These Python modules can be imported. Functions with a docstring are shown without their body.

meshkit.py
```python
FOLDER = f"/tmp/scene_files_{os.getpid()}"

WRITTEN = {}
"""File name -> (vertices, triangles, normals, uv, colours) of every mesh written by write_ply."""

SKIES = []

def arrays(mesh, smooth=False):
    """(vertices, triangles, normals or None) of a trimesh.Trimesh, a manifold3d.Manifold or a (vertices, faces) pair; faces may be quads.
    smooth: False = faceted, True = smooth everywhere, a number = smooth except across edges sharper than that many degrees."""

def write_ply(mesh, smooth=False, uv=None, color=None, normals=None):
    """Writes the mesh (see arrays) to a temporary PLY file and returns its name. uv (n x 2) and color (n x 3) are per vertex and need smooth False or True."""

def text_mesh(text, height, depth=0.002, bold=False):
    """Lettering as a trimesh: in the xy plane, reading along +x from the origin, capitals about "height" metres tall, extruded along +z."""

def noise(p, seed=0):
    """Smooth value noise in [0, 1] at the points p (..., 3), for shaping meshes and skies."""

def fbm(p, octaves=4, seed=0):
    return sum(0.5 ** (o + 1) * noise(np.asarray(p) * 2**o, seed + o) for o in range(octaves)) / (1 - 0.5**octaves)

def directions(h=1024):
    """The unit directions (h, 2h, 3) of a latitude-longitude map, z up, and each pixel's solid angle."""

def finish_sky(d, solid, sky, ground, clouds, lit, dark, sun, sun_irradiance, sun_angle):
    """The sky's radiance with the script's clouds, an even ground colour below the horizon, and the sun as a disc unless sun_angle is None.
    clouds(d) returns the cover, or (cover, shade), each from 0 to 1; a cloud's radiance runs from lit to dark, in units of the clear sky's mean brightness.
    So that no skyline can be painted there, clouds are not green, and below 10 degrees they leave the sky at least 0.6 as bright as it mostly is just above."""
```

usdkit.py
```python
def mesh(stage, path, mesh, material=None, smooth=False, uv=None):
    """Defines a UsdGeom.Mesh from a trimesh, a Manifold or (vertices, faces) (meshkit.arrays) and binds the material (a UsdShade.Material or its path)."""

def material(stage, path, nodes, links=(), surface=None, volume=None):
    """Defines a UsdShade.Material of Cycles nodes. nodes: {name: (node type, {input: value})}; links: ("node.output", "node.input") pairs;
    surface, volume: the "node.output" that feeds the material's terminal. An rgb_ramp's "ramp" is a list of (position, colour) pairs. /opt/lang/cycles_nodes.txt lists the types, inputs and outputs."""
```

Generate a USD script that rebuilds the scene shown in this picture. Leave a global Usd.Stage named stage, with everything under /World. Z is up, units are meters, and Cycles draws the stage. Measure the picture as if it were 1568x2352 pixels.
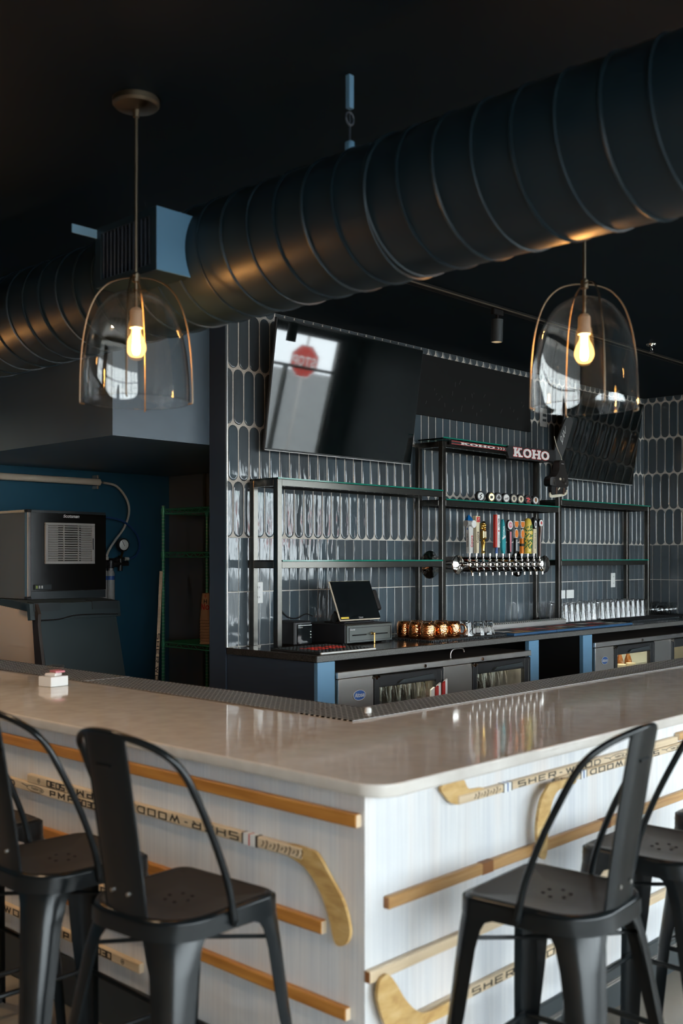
import math, random
import numpy as np
import trimesh, usdkit, meshkit
import manifold3d as m3
from shapely.geometry import Polygon, Point, LineString, box as sbox
from shapely.ops import unary_union
from shapely import affinity
from pxr import Usd, UsdGeom, UsdLux, UsdShade, Gf, Sdf, Vt

random.seed(11)
rng = np.random.default_rng(11)
stage = Usd.Stage.CreateInMemory()
UsdGeom.SetStageUpAxis(stage, 'Z')
UsdGeom.SetStageMetersPerUnit(stage, 1.0)
UsdGeom.Xform.Define(stage, '/World')
UsdGeom.Scope.Define(stage, '/World/Looks')
PI = math.pi

# ---------------------------------------------------------------- camera
EYE = 1.6
ANG = math.radians(43.4133)
cam = UsdGeom.Camera.Define(stage, '/World/camera')
fw, rt = Gf.Vec3d(math.cos(ANG), math.sin(ANG), 0), Gf.Vec3d(math.sin(ANG), -math.cos(ANG), 0)
cam.AddTransformOp().Set(Gf.Matrix4d(rt[0], rt[1], 0, 0, 0, 0, 1, 0, -fw[0], -fw[1], 0, 0, 0, 0, EYE, 1))
cam.CreateHorizontalApertureAttr(24.0)
cam.CreateVerticalApertureAttr(36.0)
cam.CreateFocalLengthAttr(2393 / 1568 * 24.0)
cam.CreateVerticalApertureOffsetAttr(106 / 1568 * 24.0)
cam.CreateClippingRangeAttr(Gf.Vec2f(0.05, 500))
cam.CreateFStopAttr(2.8)
cam.CreateFocusDistanceAttr(7.0)
cam.CreateExposureAttr(0.9)

# ---------------------------------------------------------------- daylight
sky = UsdLux.DomeLight.Define(stage, '/World/sky')
sky.CreateIntensityAttr(2.1)
sky.CreateColorAttr(Gf.Vec3f(0.86, 0.95, 1.0))
BULB = 185.0          # glow of every pendant filament
SPOT = 10.0           # glow of the track spots


DOWN = 200.0          # glow of the warm ceiling downlights over the left side of the room


# ---------------------------------------------------------------- materials
_m = {}


def mat(name, nodes, links=(), surface='p.BSDF', volume=None):
    _m[name] = usdkit.material(stage, '/World/Looks/' + name, nodes, links, surface=surface, volume=volume)
    return _m[name]


def plain(name, col, rough=0.5, metal=0.0, **kw):
    return mat(name, {'p': ('principled_bsdf', dict(base_color=col, roughness=rough, metallic=metal, **kw))})


def noisy(name, c1, c2, scale=(8, 8, 8), rough=0.5, metal=0.0, bump=0.0, detail=4, lo=0.35, hi=0.65, bdist=0.01, **kw):
    nodes = {'g': ('geometry', {}), 'mp': ('mapping', dict(scale=scale)), 'n': ('noise_texture', dict(scale=1.0, detail=detail)),
             'r': ('rgb_ramp', dict(ramp=[(lo, c1), (hi, c2)])), 'p': ('principled_bsdf', dict(roughness=rough, metallic=metal, **kw))}
    links = [('g.position', 'mp.vector'), ('mp.vector', 'n.vector'), ('n.fac', 'r.fac'), ('r.color', 'p.base_color')]
    if bump:
        nodes['b'] = ('bump', dict(strength=bump, distance=bdist))
        links += [('n.fac', 'b.height'), ('b.normal', 'p.normal')]
    return mat(name, nodes, links)


def glow(name, col, strength):
    return mat(name, {'e': ('emission', dict(color=col, strength=strength))}, surface='e.emission')


def pane(name, tint=(0.95, 0.96, 0.95), ior=1.5, rough=0.0, bump=0.0, bscale=(8, 8, 2)):
    nodes = {'t': ('transparent_bsdf', dict(color=tint)), 'g': ('glossy_bsdf', dict(color=(1, 1, 1), roughness=rough)), 'q': ('geometry', {}),
             'i': ('mix_float', dict(a=ior, b=1 / ior)), 'f': ('fresnel', {}), 'x': ('mix_closure', {})}
    links = [('q.backfacing', 'i.fac'), ('i.result', 'f.IOR'), ('f.fac', 'x.fac'), ('t.BSDF', 'x.closure1'), ('g.BSDF', 'x.closure2')]
    if bump:
        nodes |= {'mp': ('mapping', dict(scale=bscale)), 'n': ('noise_texture', dict(scale=1.0, detail=2)), 'b': ('bump', dict(strength=bump, distance=0.01))}
        links += [('q.position', 'mp.vector'), ('mp.vector', 'n.vector'), ('n.fac', 'b.height'), ('b.normal', 'g.normal')]
    return mat(name, nodes, links, surface='x.closure')


def wood(name, c1, c2, c3, sc=(4, 4, 60), rough=0.4):
    return mat(name, {'g': ('geometry', {}), 'mp': ('mapping', dict(scale=sc)), 'n': ('noise_texture', dict(scale=1.0, detail=5, distortion=0.4)),
                      'r': ('rgb_ramp', dict(ramp=[(0.32, c1), (0.5, c2), (0.68, c3)])), 'p': ('principled_bsdf', dict(roughness=rough))},
               [('g.position', 'mp.vector'), ('mp.vector', 'n.vector'), ('n.fac', 'r.fac'), ('r.color', 'p.base_color')])


noisy('ceiling_paint', (0.0026, 0.0092, 0.0150), (0.0033, 0.0108, 0.0172), (3, 3, 3), rough=0.6, specular_ior_level=0.15)
noisy('navy_paint', (0.034, 0.044, 0.062), (0.039, 0.050, 0.069), (3, 3, 3), rough=0.34)
noisy('blue_paint', (0.125, 0.265, 0.405), (0.135, 0.28, 0.425), (4, 4, 4), rough=0.33)
noisy('teal_wall_paint', (0.014, 0.085, 0.142), (0.017, 0.094, 0.155), (2, 2, 2), rough=0.5)
noisy('umber_wall_paint', (0.115, 0.118, 0.118), (0.128, 0.13, 0.13), (2, 2, 2), rough=0.5)
wood('warm_plank_wall', (0.50, 0.31, 0.17), (0.58, 0.38, 0.22), (0.66, 0.45, 0.28), (2, 14, 2), .6)
noisy('dark_wall_paint', (0.03, 0.035, 0.04), (0.036, 0.042, 0.048), (2, 2, 2), rough=0.6)
noisy("bulkhead_paint", (0.084, 0.118, 0.150), (0.092, 0.128, 0.162), (3, 3, 3), rough=0.36)
noisy('duct_paint', (0.009, 0.021, 0.030), (0.011, 0.025, 0.035), (6, 6, 6), rough=0.42, specular_ior_level=0.34)
noisy('concrete', (0.26, 0.225, 0.185), (0.36, 0.315, 0.26), (2.2, 2.2, 2.2), rough=0.28, detail=8, lo=0.3, hi=0.7)
noisy('asphalt', (0.16, 0.16, 0.16), (0.22, 0.22, 0.21), (3, 3, 3), rough=0.9)
noisy('grout', (0.50, 0.46, 0.41), (0.60, 0.56, 0.50), (60, 60, 60), rough=0.85)
for nm, c in (('tile_glaze', (0.078, 0.094, 0.105)), ('tile_glaze_blue', (0.072, 0.096, 0.113)), ('tile_glaze_dark', (0.063, 0.075, 0.083))):
    mat(nm, {'g': ('geometry', {}), 'mp': ('mapping', dict(scale=(38, 38, 7))), 'n': ('noise_texture', dict(scale=1.0, detail=1)), 'b': ('bump', dict(strength=0.11, distance=0.012)),
             'p': ('principled_bsdf', dict(base_color=c, roughness=0.06, specular_ior_level=0.62))},
        [('g.position', 'mp.vector'), ('mp.vector', 'n.vector'), ('n.fac', 'b.height'), ('b.normal', 'p.normal')])
noisy('quartz', (0.66, 0.61, 0.55), (0.72, 0.67, 0.61), (14, 14, 14), rough=0.06, detail=6, specular_ior_level=0.5)
mat('whitewashed_wood', {'g': ('geometry', {}), 'mp': ('mapping', dict(scale=(110, 110, 2.2))), 'n': ('noise_texture', dict(scale=1.0, detail=6)),
                         'mp2': ('mapping', dict(scale=(9, 9, 0.7))), 'n2': ('noise_texture', dict(scale=1.0, detail=3)),
                         'r': ('rgb_ramp', dict(ramp=[(0.28, (0.645, 0.65, 0.66)), (0.55, (0.72, 0.72, 0.72)), (0.7, (0.76, 0.755, 0.75))])),
                         'r2': ('rgb_ramp', dict(ramp=[(0.33, (0.90, 0.92, 0.95)), (0.5, (1, 1, 1)), (0.68, (1.0, 0.94, 0.90))])),
                         'm': ('mix', dict(mix_type='multiply', fac=1.0)), 'b': ('bump', dict(strength=0.15, distance=0.002)), 'p': ('principled_bsdf', dict(roughness=0.55))},
    [('g.position', 'mp.vector'), ('mp.vector', 'n.vector'), ('g.position', 'mp2.vector'), ('mp2.vector', 'n2.vector'), ('n.fac', 'r.fac'), ('n2.fac', 'r2.fac'),
     ('r.color', 'm.color1'), ('r2.color', 'm.color2'), ('m.color', 'p.base_color'), ('n.fac', 'b.height'), ('b.normal', 'p.normal')])


wood('amber_wood', (0.42, 0.165, 0.03), (0.52, 0.215, 0.045), (0.60, 0.27, 0.06), (3, 3, 50))
wood('tan_wood', (0.40, 0.20, 0.07), (0.50, 0.27, 0.10), (0.58, 0.34, 0.14), (3, 3, 50))
wood('pale_wood', (0.60, 0.45, 0.28), (0.67, 0.52, 0.34), (0.73, 0.58, 0.40), (3, 3, 60))
wood('blade_wood', (0.47, 0.27, 0.09), (0.60, 0.38, 0.14), (0.68, 0.47, 0.21), (14, 14, 40))
plain('end_grain', (0.72, 0.56, 0.38), 0.7)
plain('burnt_mark', (0.09, 0.045, 0.02), 0.6)
plain('burnt_wood', (0.26, 0.10, 0.03), 0.6)
plain('black_ink', (0.025, 0.018, 0.014), 0.5)
plain('ink_white', (0.8, 0.8, 0.78), 0.5)
plain('ink_grey', (0.45, 0.45, 0.45), 0.5)
plain('ink_red', (0.55, 0.03, 0.025), 0.45)
plain('ink_blue', (0.03, 0.10, 0.33), 0.4)
plain('stool_black', (0.006, 0.008, 0.009), 0.23, specular_ior_level=0.38)
plain('stool_seat_black', (0.014, 0.0125, 0.011), 0.40, specular_ior_level=0.5)
plain('black_steel', (0.10, 0.096, 0.086), 0.17, 0.9)
plain('black_plastic', (0.014, 0.014, 0.015), 0.4)
plain('charcoal_plastic', (0.028, 0.036, 0.040), 0.45)
plain('grey_plastic', (0.34, 0.33, 0.31), 0.45)
plain('rubber', (0.012, 0.012, 0.013), 0.7)
plain('matte_black', (0.008, 0.008, 0.008), 0.75, specular_ior_level=0.25)
plain('screen_black', (0.006, 0.008, 0.009), 0.07)
plain('tv_screen', (0.004, 0.007, 0.0075), 0.03, specular_ior_level=1.0)
plain('stainless', (0.64, 0.61, 0.57), 0.30, 1.0)
plain('cooler_top', (0.05, 0.038, 0.03), 0.4)
plain('stainless_brushed', (0.56, 0.53, 0.50), 0.40, 1.0)
plain('chrome', (0.72, 0.68, 0.64), 0.07, 1.0)
plain('dark_chrome', (0.48, 0.43, 0.39), 0.10, 1.0)
plain('brass', (0.62, 0.42, 0.16), 0.28, 1.0)
plain('antique_brass', (0.22, 0.175, 0.125), 0.4, 1.0)
plain('gold', (0.80, 0.52, 0.14), 0.2, 1.0)
plain('cream_cooler', (0.70, 0.66, 0.52), 0.5)
plain('white_plastic', (0.75, 0.75, 0.73), 0.4)
plain('porcelain', (0.62, 0.53, 0.40), 0.45)
plain('granite_black', (0.020, 0.017, 0.015), 0.12)
noisy('granite', (0.016, 0.014, 0.012), (0.060, 0.052, 0.045), (220, 220, 220), rough=0.16)
noisy('granite_edge', (0.05, 0.048, 0.043), (0.13, 0.125, 0.115), (160, 160, 160), rough=0.4)
plain('leather_black', (0.018, 0.014, 0.012), 0.42)
plain('leather_brown', (0.10, 0.05, 0.03), 0.5)
plain('bone_white', (0.72, 0.66, 0.52), 0.4)
plain('green_wire', (0.05, 0.30, 0.16), 0.35, 0.2)
plain('pipe_foam', (0.62, 0.55, 0.44), 0.8)
plain('hose_white', (0.50, 0.47, 0.40), 0.5)
plain('hose_blue', (0.015, 0.06, 0.20), 0.4)
plain('kraft_paper', (0.60, 0.36, 0.20), 0.8)
plain('red_plastic', (0.60, 0.035, 0.02), 0.35)
plain('teal_paint', (0.03, 0.34, 0.38), 0.35)
plain('yellow_paint', (0.75, 0.55, 0.08), 0.35)
plain('hop_green', (0.03, 0.16, 0.06), 0.45)
plain('orange_paint', (0.80, 0.22, 0.02), 0.4)
plain('pink_paint', (0.72, 0.25, 0.30), 0.4)
plain('cream_paint', (0.72, 0.62, 0.42), 0.4)
plain('silver_paint', (0.62, 0.61, 0.58), 0.3)
plain('walnut', (0.07, 0.025, 0.014), 0.25)
plain('stop_red', (0.55, 0.05, 0.035), 0.5)
plain('paper', (0.80, 0.79, 0.76), 0.8)
plain('paper_dark', (0.03, 0.025, 0.03), 0.5)
plain('chalk', (0.10, 0.10, 0.10), 0.9)
plain('blue_glass', (0.01, 0.12, 0.35), 0.08)
plain('socket_ceramic', (0.27, 0.22, 0.17), 0.5)
glow('filament', (1.0, 0.48, 0.15), BULB)
glow('spot_glow', (1.0, 0.66, 0.36), SPOT)
glow('downlight_glow', (1.0, 0.70, 0.42), DOWN)
glow('cooler_led', (1.0, 0.95, 0.78), 14.0)
pane('window_glass', (0.97, 0.98, 0.98), 1.5)
pane('cooler_glass', (0.94, 0.94, 0.90), 1.35)
pane('shade_glass', (0.998, 0.994, 0.985), 1.5, 0.0, 0.018, (12, 12, 0.8))
mat('bulb_glass', {'t': ('transparent_bsdf', dict(color=(1, .93, .80))), 'e': ('emission', dict(color=(1.0, .52, .16), strength=0.9)), 'a': ('add_closure', {})},
    [('t.BSDF', 'a.closure1'), ('e.emission', 'a.closure2')], surface='a.closure')
pane('clear_wrap', (0.95, 0.93, 0.92), 1.5, 0.05, 0.8, (40, 40, 40))
pane('thin_glass', (0.93, 0.94, 0.93), 1.7, 0.02, 0.5, (60, 60, 60))
mat('shelf_glass', {'p': ('principled_bsdf', dict(base_color=(0.35, 0.72, 0.62), roughness=0.02, transmission_weight=1.0, ior=1.5))})
mat('copper_hammered', {'g': ('geometry', {}), 'v': ('voronoi_texture', dict(scale=130.0)), 'b': ('bump', dict(strength=0.35, distance=0.004)),
                        'p': ('principled_bsdf', dict(base_color=(0.92, 0.40, 0.16), metallic=1.0, roughness=0.13))},
    [('g.position', 'v.vector'), ('v.distance', 'b.height'), ('b.normal', 'p.normal')])


def perforated(name, metal, hole, pitch, rough=0.3):
    """Steel sheet with round dark holes on a square grid turned 45 degrees (too fine to pick apart)."""
    k = 2 * PI / pitch
    return mat(name, {'g': ('geometry', {}), 'mp': ('mapping', dict(scale=(k, k, k))), 's': ('separate_xyz', {}),
                      'a': ('math', dict(math_type='cosine')), 'b': ('math', dict(math_type='cosine')), 'm': ('math', dict(math_type='add')),
                      'r': ('rgb_ramp', dict(ramp=[(0.52, (0, 0, 0)), (0.62, (1, 1, 1))])), 'sc': ('math', dict(math_type='multiply_add', value2=0.25, value3=0.5)),
                      'c': ('mix', dict(color1=metal, color2=hole)), 'mm': ('math', dict(math_type='subtract', value1=1.0)),
                      'p': ('principled_bsdf', dict(roughness=rough))},
               [('g.position', 'mp.vector'), ('mp.vector', 's.vector'), ('s.x', 'a.value1'), ('s.y', 'b.value1'), ('a.value', 'm.value1'), ('b.value', 'm.value2'),
                ('m.value', 'sc.value1'), ('sc.value', 'r.fac'), ('r.color', 'c.fac'), ('c.color', 'p.base_color'), ('r.color', 'mm.value2'), ('mm.value', 'p.metallic'), ('mm.value', 'p.specular_ior_level')])


plain('charcoal_side', (0.20, 0.19, 0.175), 0.4, 0.3)
plain('black_gloss', (0.008, 0.008, 0.008), 0.25)
plain('filter_grey', (0.22, 0.215, 0.20), 0.9)
plain('charcoal_bin', (0.034, 0.048, 0.052), 0.42)
plain('umber_plastic', (0.035, 0.024, 0.018), 0.5)
plain('warm_steel', (0.78, 0.58, 0.42), 0.22)
plain('drawer_grey', (0.075, 0.088, 0.082), 0.38)
plain('tray_blue', (0.02, 0.075, 0.16), 0.4)
plain('glass_edge', (0.012, 0.21, 0.145), 0.08)
plain('rail_steel', (0.30, 0.28, 0.26), 0.5, 0.8)
plain('bar_back_wood', (0.24, 0.145, 0.085), 0.5)
plain('post_silver', (0.35, 0.45, 0.38), 0.35, 0.6)
plain('lamp_green', (0.35, 0.45, 0.12), 0.4)
plain('exit_green', (0.02, 0.35, 0.20), 0.4)
plain('copper_smooth', (0.86, 0.36, 0.15), 0.2, 1.0)
plain('goal_blade', (0.05, 0.05, 0.05), 0.5)
mat('drink_glass', {'p': ('principled_bsdf', dict(base_color=(1, 1, 1), roughness=0.0, transmission_weight=1.0, ior=1.45))})
mat('amber_glass', {'p': ('principled_bsdf', dict(base_color=(0.75, 0.28, 0.05), roughness=0.03, transmission_weight=0.8, ior=1.5))})


perforated('perforated_steel', (0.88, 0.85, 0.80), (0.004, 0.004, 0.004), 0.028, 0.48)


# ---------------------------------------------------------------- mesh helpers
def cat(*ms):
    out = []
    for m in ms:
        out += list(m) if isinstance(m, (list, tuple)) else [m]
    return trimesh.util.concatenate(out)


def box(x0, x1, y0, y1, z0, z1):
    b = trimesh.creation.box([abs(x1 - x0), abs(y1 - y0), abs(z1 - z0)])
    b.apply_translation([(x0 + x1) / 2, (y0 + y1) / 2, (z0 + z1) / 2])
    return b


def rbox(x0, x1, y0, y1, z0, z1, r=0.004):
    c, h = np.array([(x0 + x1) / 2, (y0 + y1) / 2, (z0 + z1) / 2]), np.array([abs(x1 - x0), abs(y1 - y0), abs(z1 - z0)]) / 2
    r = min(r, h.min() * 0.9)
    pts = []
    for k in range(3):
        e = h - r
        e[k] = h[k]
        for s in np.ndindex(2, 2, 2):
            pts.append(c + e * (2 * np.array(s) - 1))
    return trimesh.convex.convex_hull(np.array(pts))


def hull(pts):
    return trimesh.convex.convex_hull(np.asarray(pts, float))


def frame_of(t):
    t = t / np.linalg.norm(t)
    a = np.cross(t, [0, 0, 1.0] if abs(t[2]) < 0.9 else [1.0, 0, 0])
    a /= np.linalg.norm(a)
    return t, a, np.cross(t, a)


def cyl(p0, p1, r, n=16, r2=None):
    p0, p1 = np.array(p0, float), np.array(p1, float)
    r2 = r if r2 is None else r2
    t, a, b = frame_of(p1 - p0)
    an = np.arange(n) * 2 * PI / n
    ring = np.cos(an)[:, None] * a + np.sin(an)[:, None] * b
    v = np.vstack([p0 + r * ring, p1 + r2 * ring, [p0], [p1]])
    i = np.arange(n)
    j = (i + 1) % n
    f = np.vstack([np.stack([i, j, j + n], 1), np.stack([i, j + n, i + n], 1), np.stack([j, i, np.full(n, 2 * n)], 1), np.stack([i + n, j + n, np.full(n, 2 * n + 1)], 1)])
    return trimesh.Trimesh(v, f, process=False)


def tube(path, r, n=8, closed=False):
    p = np.asarray(path, float)
    if closed:
        t = np.roll(p, -1, 0) - np.roll(p, 1, 0)
    else:
        t = np.gradient(p, axis=0)
    t /= np.linalg.norm(t, axis=1, keepdims=True) + 1e-12
    r = np.broadcast_to(r, (len(p),))
    _, a, _ = frame_of(t[0])
    rings = []
    an = np.arange(n) * 2 * PI / n
    for k in range(len(p)):
        a = a - t[k] * np.dot(a, t[k])
        a /= np.linalg.norm(a)
        b = np.cross(t[k], a)
        rings.append(p[k] + r[k] * (np.cos(an)[:, None] * a + np.sin(an)[:, None] * b))
    v = np.vstack(rings)
    m = len(p)
    f = []
    for k in range(m if closed else m - 1):
        k2 = (k + 1) % m
        for i in range(n):
            j = (i + 1) % n
            f += [[k * n + i, k * n + j, k2 * n + j], [k * n + i, k2 * n + j, k2 * n + i]]
    if not closed:
        v = np.vstack([v, p[:1], p[-1:]])
        for i in range(n):
            j = (i + 1) % n
            f += [[j, i, m * n], [(m - 1) * n + i, (m - 1) * n + j, m * n + 1]]
    return trimesh.Trimesh(v, np.array(f), process=False)


def lathe(prof, n=24, loc=(0, 0, 0), closed=False):
    """prof: (r, z) from the bottom up, outside first; revolved about z."""
    pr = np.array(prof, float)
    pr[:, 0] = np.maximum(pr[:, 0], 1e-4)
    an = np.arange(n) * 2 * PI / n
    v = np.stack([pr[:, :1] * np.cos(an), pr[:, :1] * np.sin(an), np.repeat(pr[:, 1:], n, 1)], -1).reshape(-1, 3)
    m, f = len(pr), []
    for k in range(m if closed else m - 1):
        k2 = (k + 1) % m
        for i in range(n):
            j = (i + 1) % n
            f += [[k * n + i, k * n + j, k2 * n + j], [k * n + i, k2 * n + j, k2 * n + i]]
    t = trimesh.Trimesh(v + np.array(loc), np.array(f), process=False)
    t.merge_vertices()
    t.update_faces(t.nondegenerate_faces())
    return t


def spline(pts, n=8, closed=False):
    p = np.asarray(pts, float)
    q = np.vstack([p[-1:], p, p[:2]]) if closed else np.vstack([2 * p[:1] - p[1:2], p, 2 * p[-1:] - p[-2:-1]])
    out = []
    for k in range(1, len(q) - 2):
        for t in np.linspace(0, 1, n, endpoint=False):
            a, b, c, d = q[k - 1], q[k], q[k + 1], q[k + 2]
            out.append(0.5 * ((2 * b) + (c - a) * t + (2 * a - 5 * b + 4 * c - d) * t * t + (3 * b - a - 3 * c + d) * t ** 3))
    if not closed:
        out.append(p[-1])
    return np.array(out)


def extrude(poly, depth):
    if not hasattr(poly, 'geom_type'):
        poly = Polygon(poly)
    poly = poly.buffer(0)
    gs = getattr(poly, 'geoms', [poly])
    return cat([trimesh.creation.extrude_polygon(g, depth, engine='earcut') for g in gs if g.area > 1e-9])


FY = np.array([[1, 0, 0], [0, 0, -1], [0, 1, 0.0]])        # drawn (right, up, out) -> on a face that looks to -y
FX = np.array([[0, 0, -1], [-1, 0, 0], [0, 1, 0.0]])       # ... to -x
FZ = np.eye(3)


def place(mesh, F=FZ, at=(0, 0, 0), rot=0.0, scale=(1, 1, 1), shear=0.0, base=(0, 0)):
    """Turns a drawn mesh (u right, v up, w out) by rot in its plane and stands it at a point of a face."""
    m = mesh.copy()
    v = np.array(m.vertices) * np.array(scale)
    v[:, 0] += shear * v[:, 1]
    v[:, :2] -= np.array(base)
    c, s = math.cos(rot), math.sin(rot)
    v[:, :2] = v[:, :2] @ np.array([[c, s], [-s, c]])
    m.vertices = v @ F.T + np.array(at)
    if np.prod(np.sign(scale)) < 0:
        m.invert()
    return m


def turned(mesh, rz=0.0, loc=(0, 0, 0), rx=0.0):
    m = mesh.copy()
    if rx:
        m.apply_transform(trimesh.transformations.rotation_matrix(rx, [1, 0, 0]))
    if rz:
        m.apply_transform(trimesh.transformations.rotation_matrix(rz, [0, 0, 1]))
    m.apply_translation(loc)
    return m


# square sans letters as on the stick shafts, and slab letters of the goal stick: strokes in a 1 x 1 box
_S = {'S': [[(1, 1), (0, 1), (0, .52), (1, .52), (1, 0), (0, 0)]], 'H': [[(0, 0), (0, 1)], [(1, 0), (1, 1)], [(0, .5), (1, .5)]],
      'E': [[(1, 1), (0, 1), (0, 0), (1, 0)], [(0, .5), (.9, .5)]], 'R': [[(0, 0), (0, 1), (1, 1), (1, .45), (0, .45)], [(.55, .45), (1, 0)]],
      '-': [[(.2, .5), (.8, .5)]], 'W': [[(0, 1), (.25, 0), (.5, .8), (.75, 0), (1, 1)]], 'O': [[(0, 0), (0, 1), (1, 1), (1, 0), (0, 0), (0, .3)]],
      'D': [[(0, 0), (0, 1), (.75, 1), (1, .7), (1, .3), (.75, 0), (0, 0), (0, .3)]], 'P': [[(0, 0), (0, 1), (1, 1), (1, .45), (0, .45)]],
      'M': [[(0, 0), (0, 1), (.5, .35), (1, 1), (1, 0)]], '.': [[(0, 0), (0.05, 0)]], '5': [[(1, 1), (0, 1), (0, .55), (1, .55), (1, 0), (0, 0)]],
      '0': [[(0, 0), (0, 1), (1, 1), (1, 0), (0, 0), (0, .3)]], '3': [[(0, 1), (1, 1), (1, 0), (0, 0)], [(.2, .5), (1, .5)]], ' ': []}


def square_text(text, h, w, gap, stroke):
    x, shapes = 0.0, []
    for ch in text:
        ww = w * (0.25 if ch == '.' else 0.7 if ch == '-' else 1.25 if ch in 'WM' else 0.6 if ch == ' ' else 1)
        for ln in _S[ch]:
            shapes.append(LineString([(x + a * ww, b * h) for a, b in ln]).buffer(stroke / 2, cap_style=2, join_style=2))
        x += ww + gap
    return affinity.translate(unary_union(shapes), 0, 0), x - gap


def slab(text, h):
    """KOHO in heavy slab serif."""
    x, out = 0.0, []
    for ch in text:
        st, sf = 0.30 * h, 0.17 * h
        if ch == 'O':
            w = 1.12 * h
            o = affinity.scale(Point(0, 0).buffer(1, 24), w / 2, h / 2).union(sbox(-w * .42, -h * .36, w * .42, h * .36))
            o = o.difference(affinity.scale(Point(0, 0).buffer(1, 16), w / 2 - st * .95, h / 2 - .2 * h))
            g = affinity.translate(o, x + w / 2, h / 2)
        elif ch == 'H':
            w = 1.22 * h
            g = unary_union([sbox(x + .1 * h, 0, x + .1 * h + st, h), sbox(x + w - .1 * h - st, 0, x + w - .1 * h, h), sbox(x + .2 * h, .41 * h, x + w - .2 * h, .59 * h)] +
                            [sbox(x + a, b, x + a + .5 * h, b + sf) for a in (0, w - .5 * h) for b in (0, h - sf)])
        else:
            w = 1.22 * h
            g = unary_union([sbox(x + .1 * h, 0, x + .1 * h + st, h), sbox(x, 0, x + .5 * h, sf), sbox(x, h - sf, x + .5 * h, h), sbox(x + .62 * h, h - sf, x + 1.12 * h, h), sbox(x + .66 * h, 0, x + w, sf),
                             Polygon([(x + .3 * h, .38 * h), (x + .72 * h, h), (x + 1.04 * h, h), (x + .5 * h, .32 * h)]), Polygon([(x + .5 * h, .62 * h), (x + .72 * h, 0), (x + 1.1 * h, 0), (x + .70 * h, .70 * h)])])
        out.append(g)
        x += w + 0.06 * h
    return unary_union(out), x


def loft(outline, rings, cap_bottom=True):
    """Stacks inset copies of a counter-clockwise outline: rings = (inset, z) from the bottom up."""
    p = np.asarray(outline, float)
    d0, d1 = p - np.roll(p, 1, 0), np.roll(p, -1, 0) - p
    d0, d1 = d0 / np.linalg.norm(d0, axis=1, keepdims=True), d1 / np.linalg.norm(d1, axis=1, keepdims=True)
    n0, n1 = np.stack([d0[:, 1], -d0[:, 0]], 1), np.stack([d1[:, 1], -d1[:, 0]], 1)
    nn = (n0 + n1) / (1 + (n0 * n1).sum(1, keepdims=True))
    v = np.vstack([np.column_stack([p - nn * i, np.full(len(p), z)]) for i, z in rings])
    n, f = len(p), []
    for k in range(len(rings) - 1):
        for i in range(n):
            j = (i + 1) % n
            f += [[k * n + i, k * n + j, (k + 1) * n + j], [k * n + i, (k + 1) * n + j, (k + 1) * n + i]]
    body = trimesh.Trimesh(v, np.array(f), process=False)
    parts = [body]
    for k, flip in ((len(rings) - 1, False), (0, True)):
        if flip and not cap_bottom:
            continue
        vv, ff = trimesh.creation.triangulate_polygon(Polygon(p - nn * rings[k][0]), engine='earcut')
        c = trimesh.Trimesh(np.column_stack([vv, np.full(len(vv), rings[k][1])]), ff, process=False)
        if (c.face_normals[0, 2] > 0) == flip:
            c.invert()
        parts.append(c)
    m = trimesh.util.concatenate(parts)
    m.merge_vertices()
    return m


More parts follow.
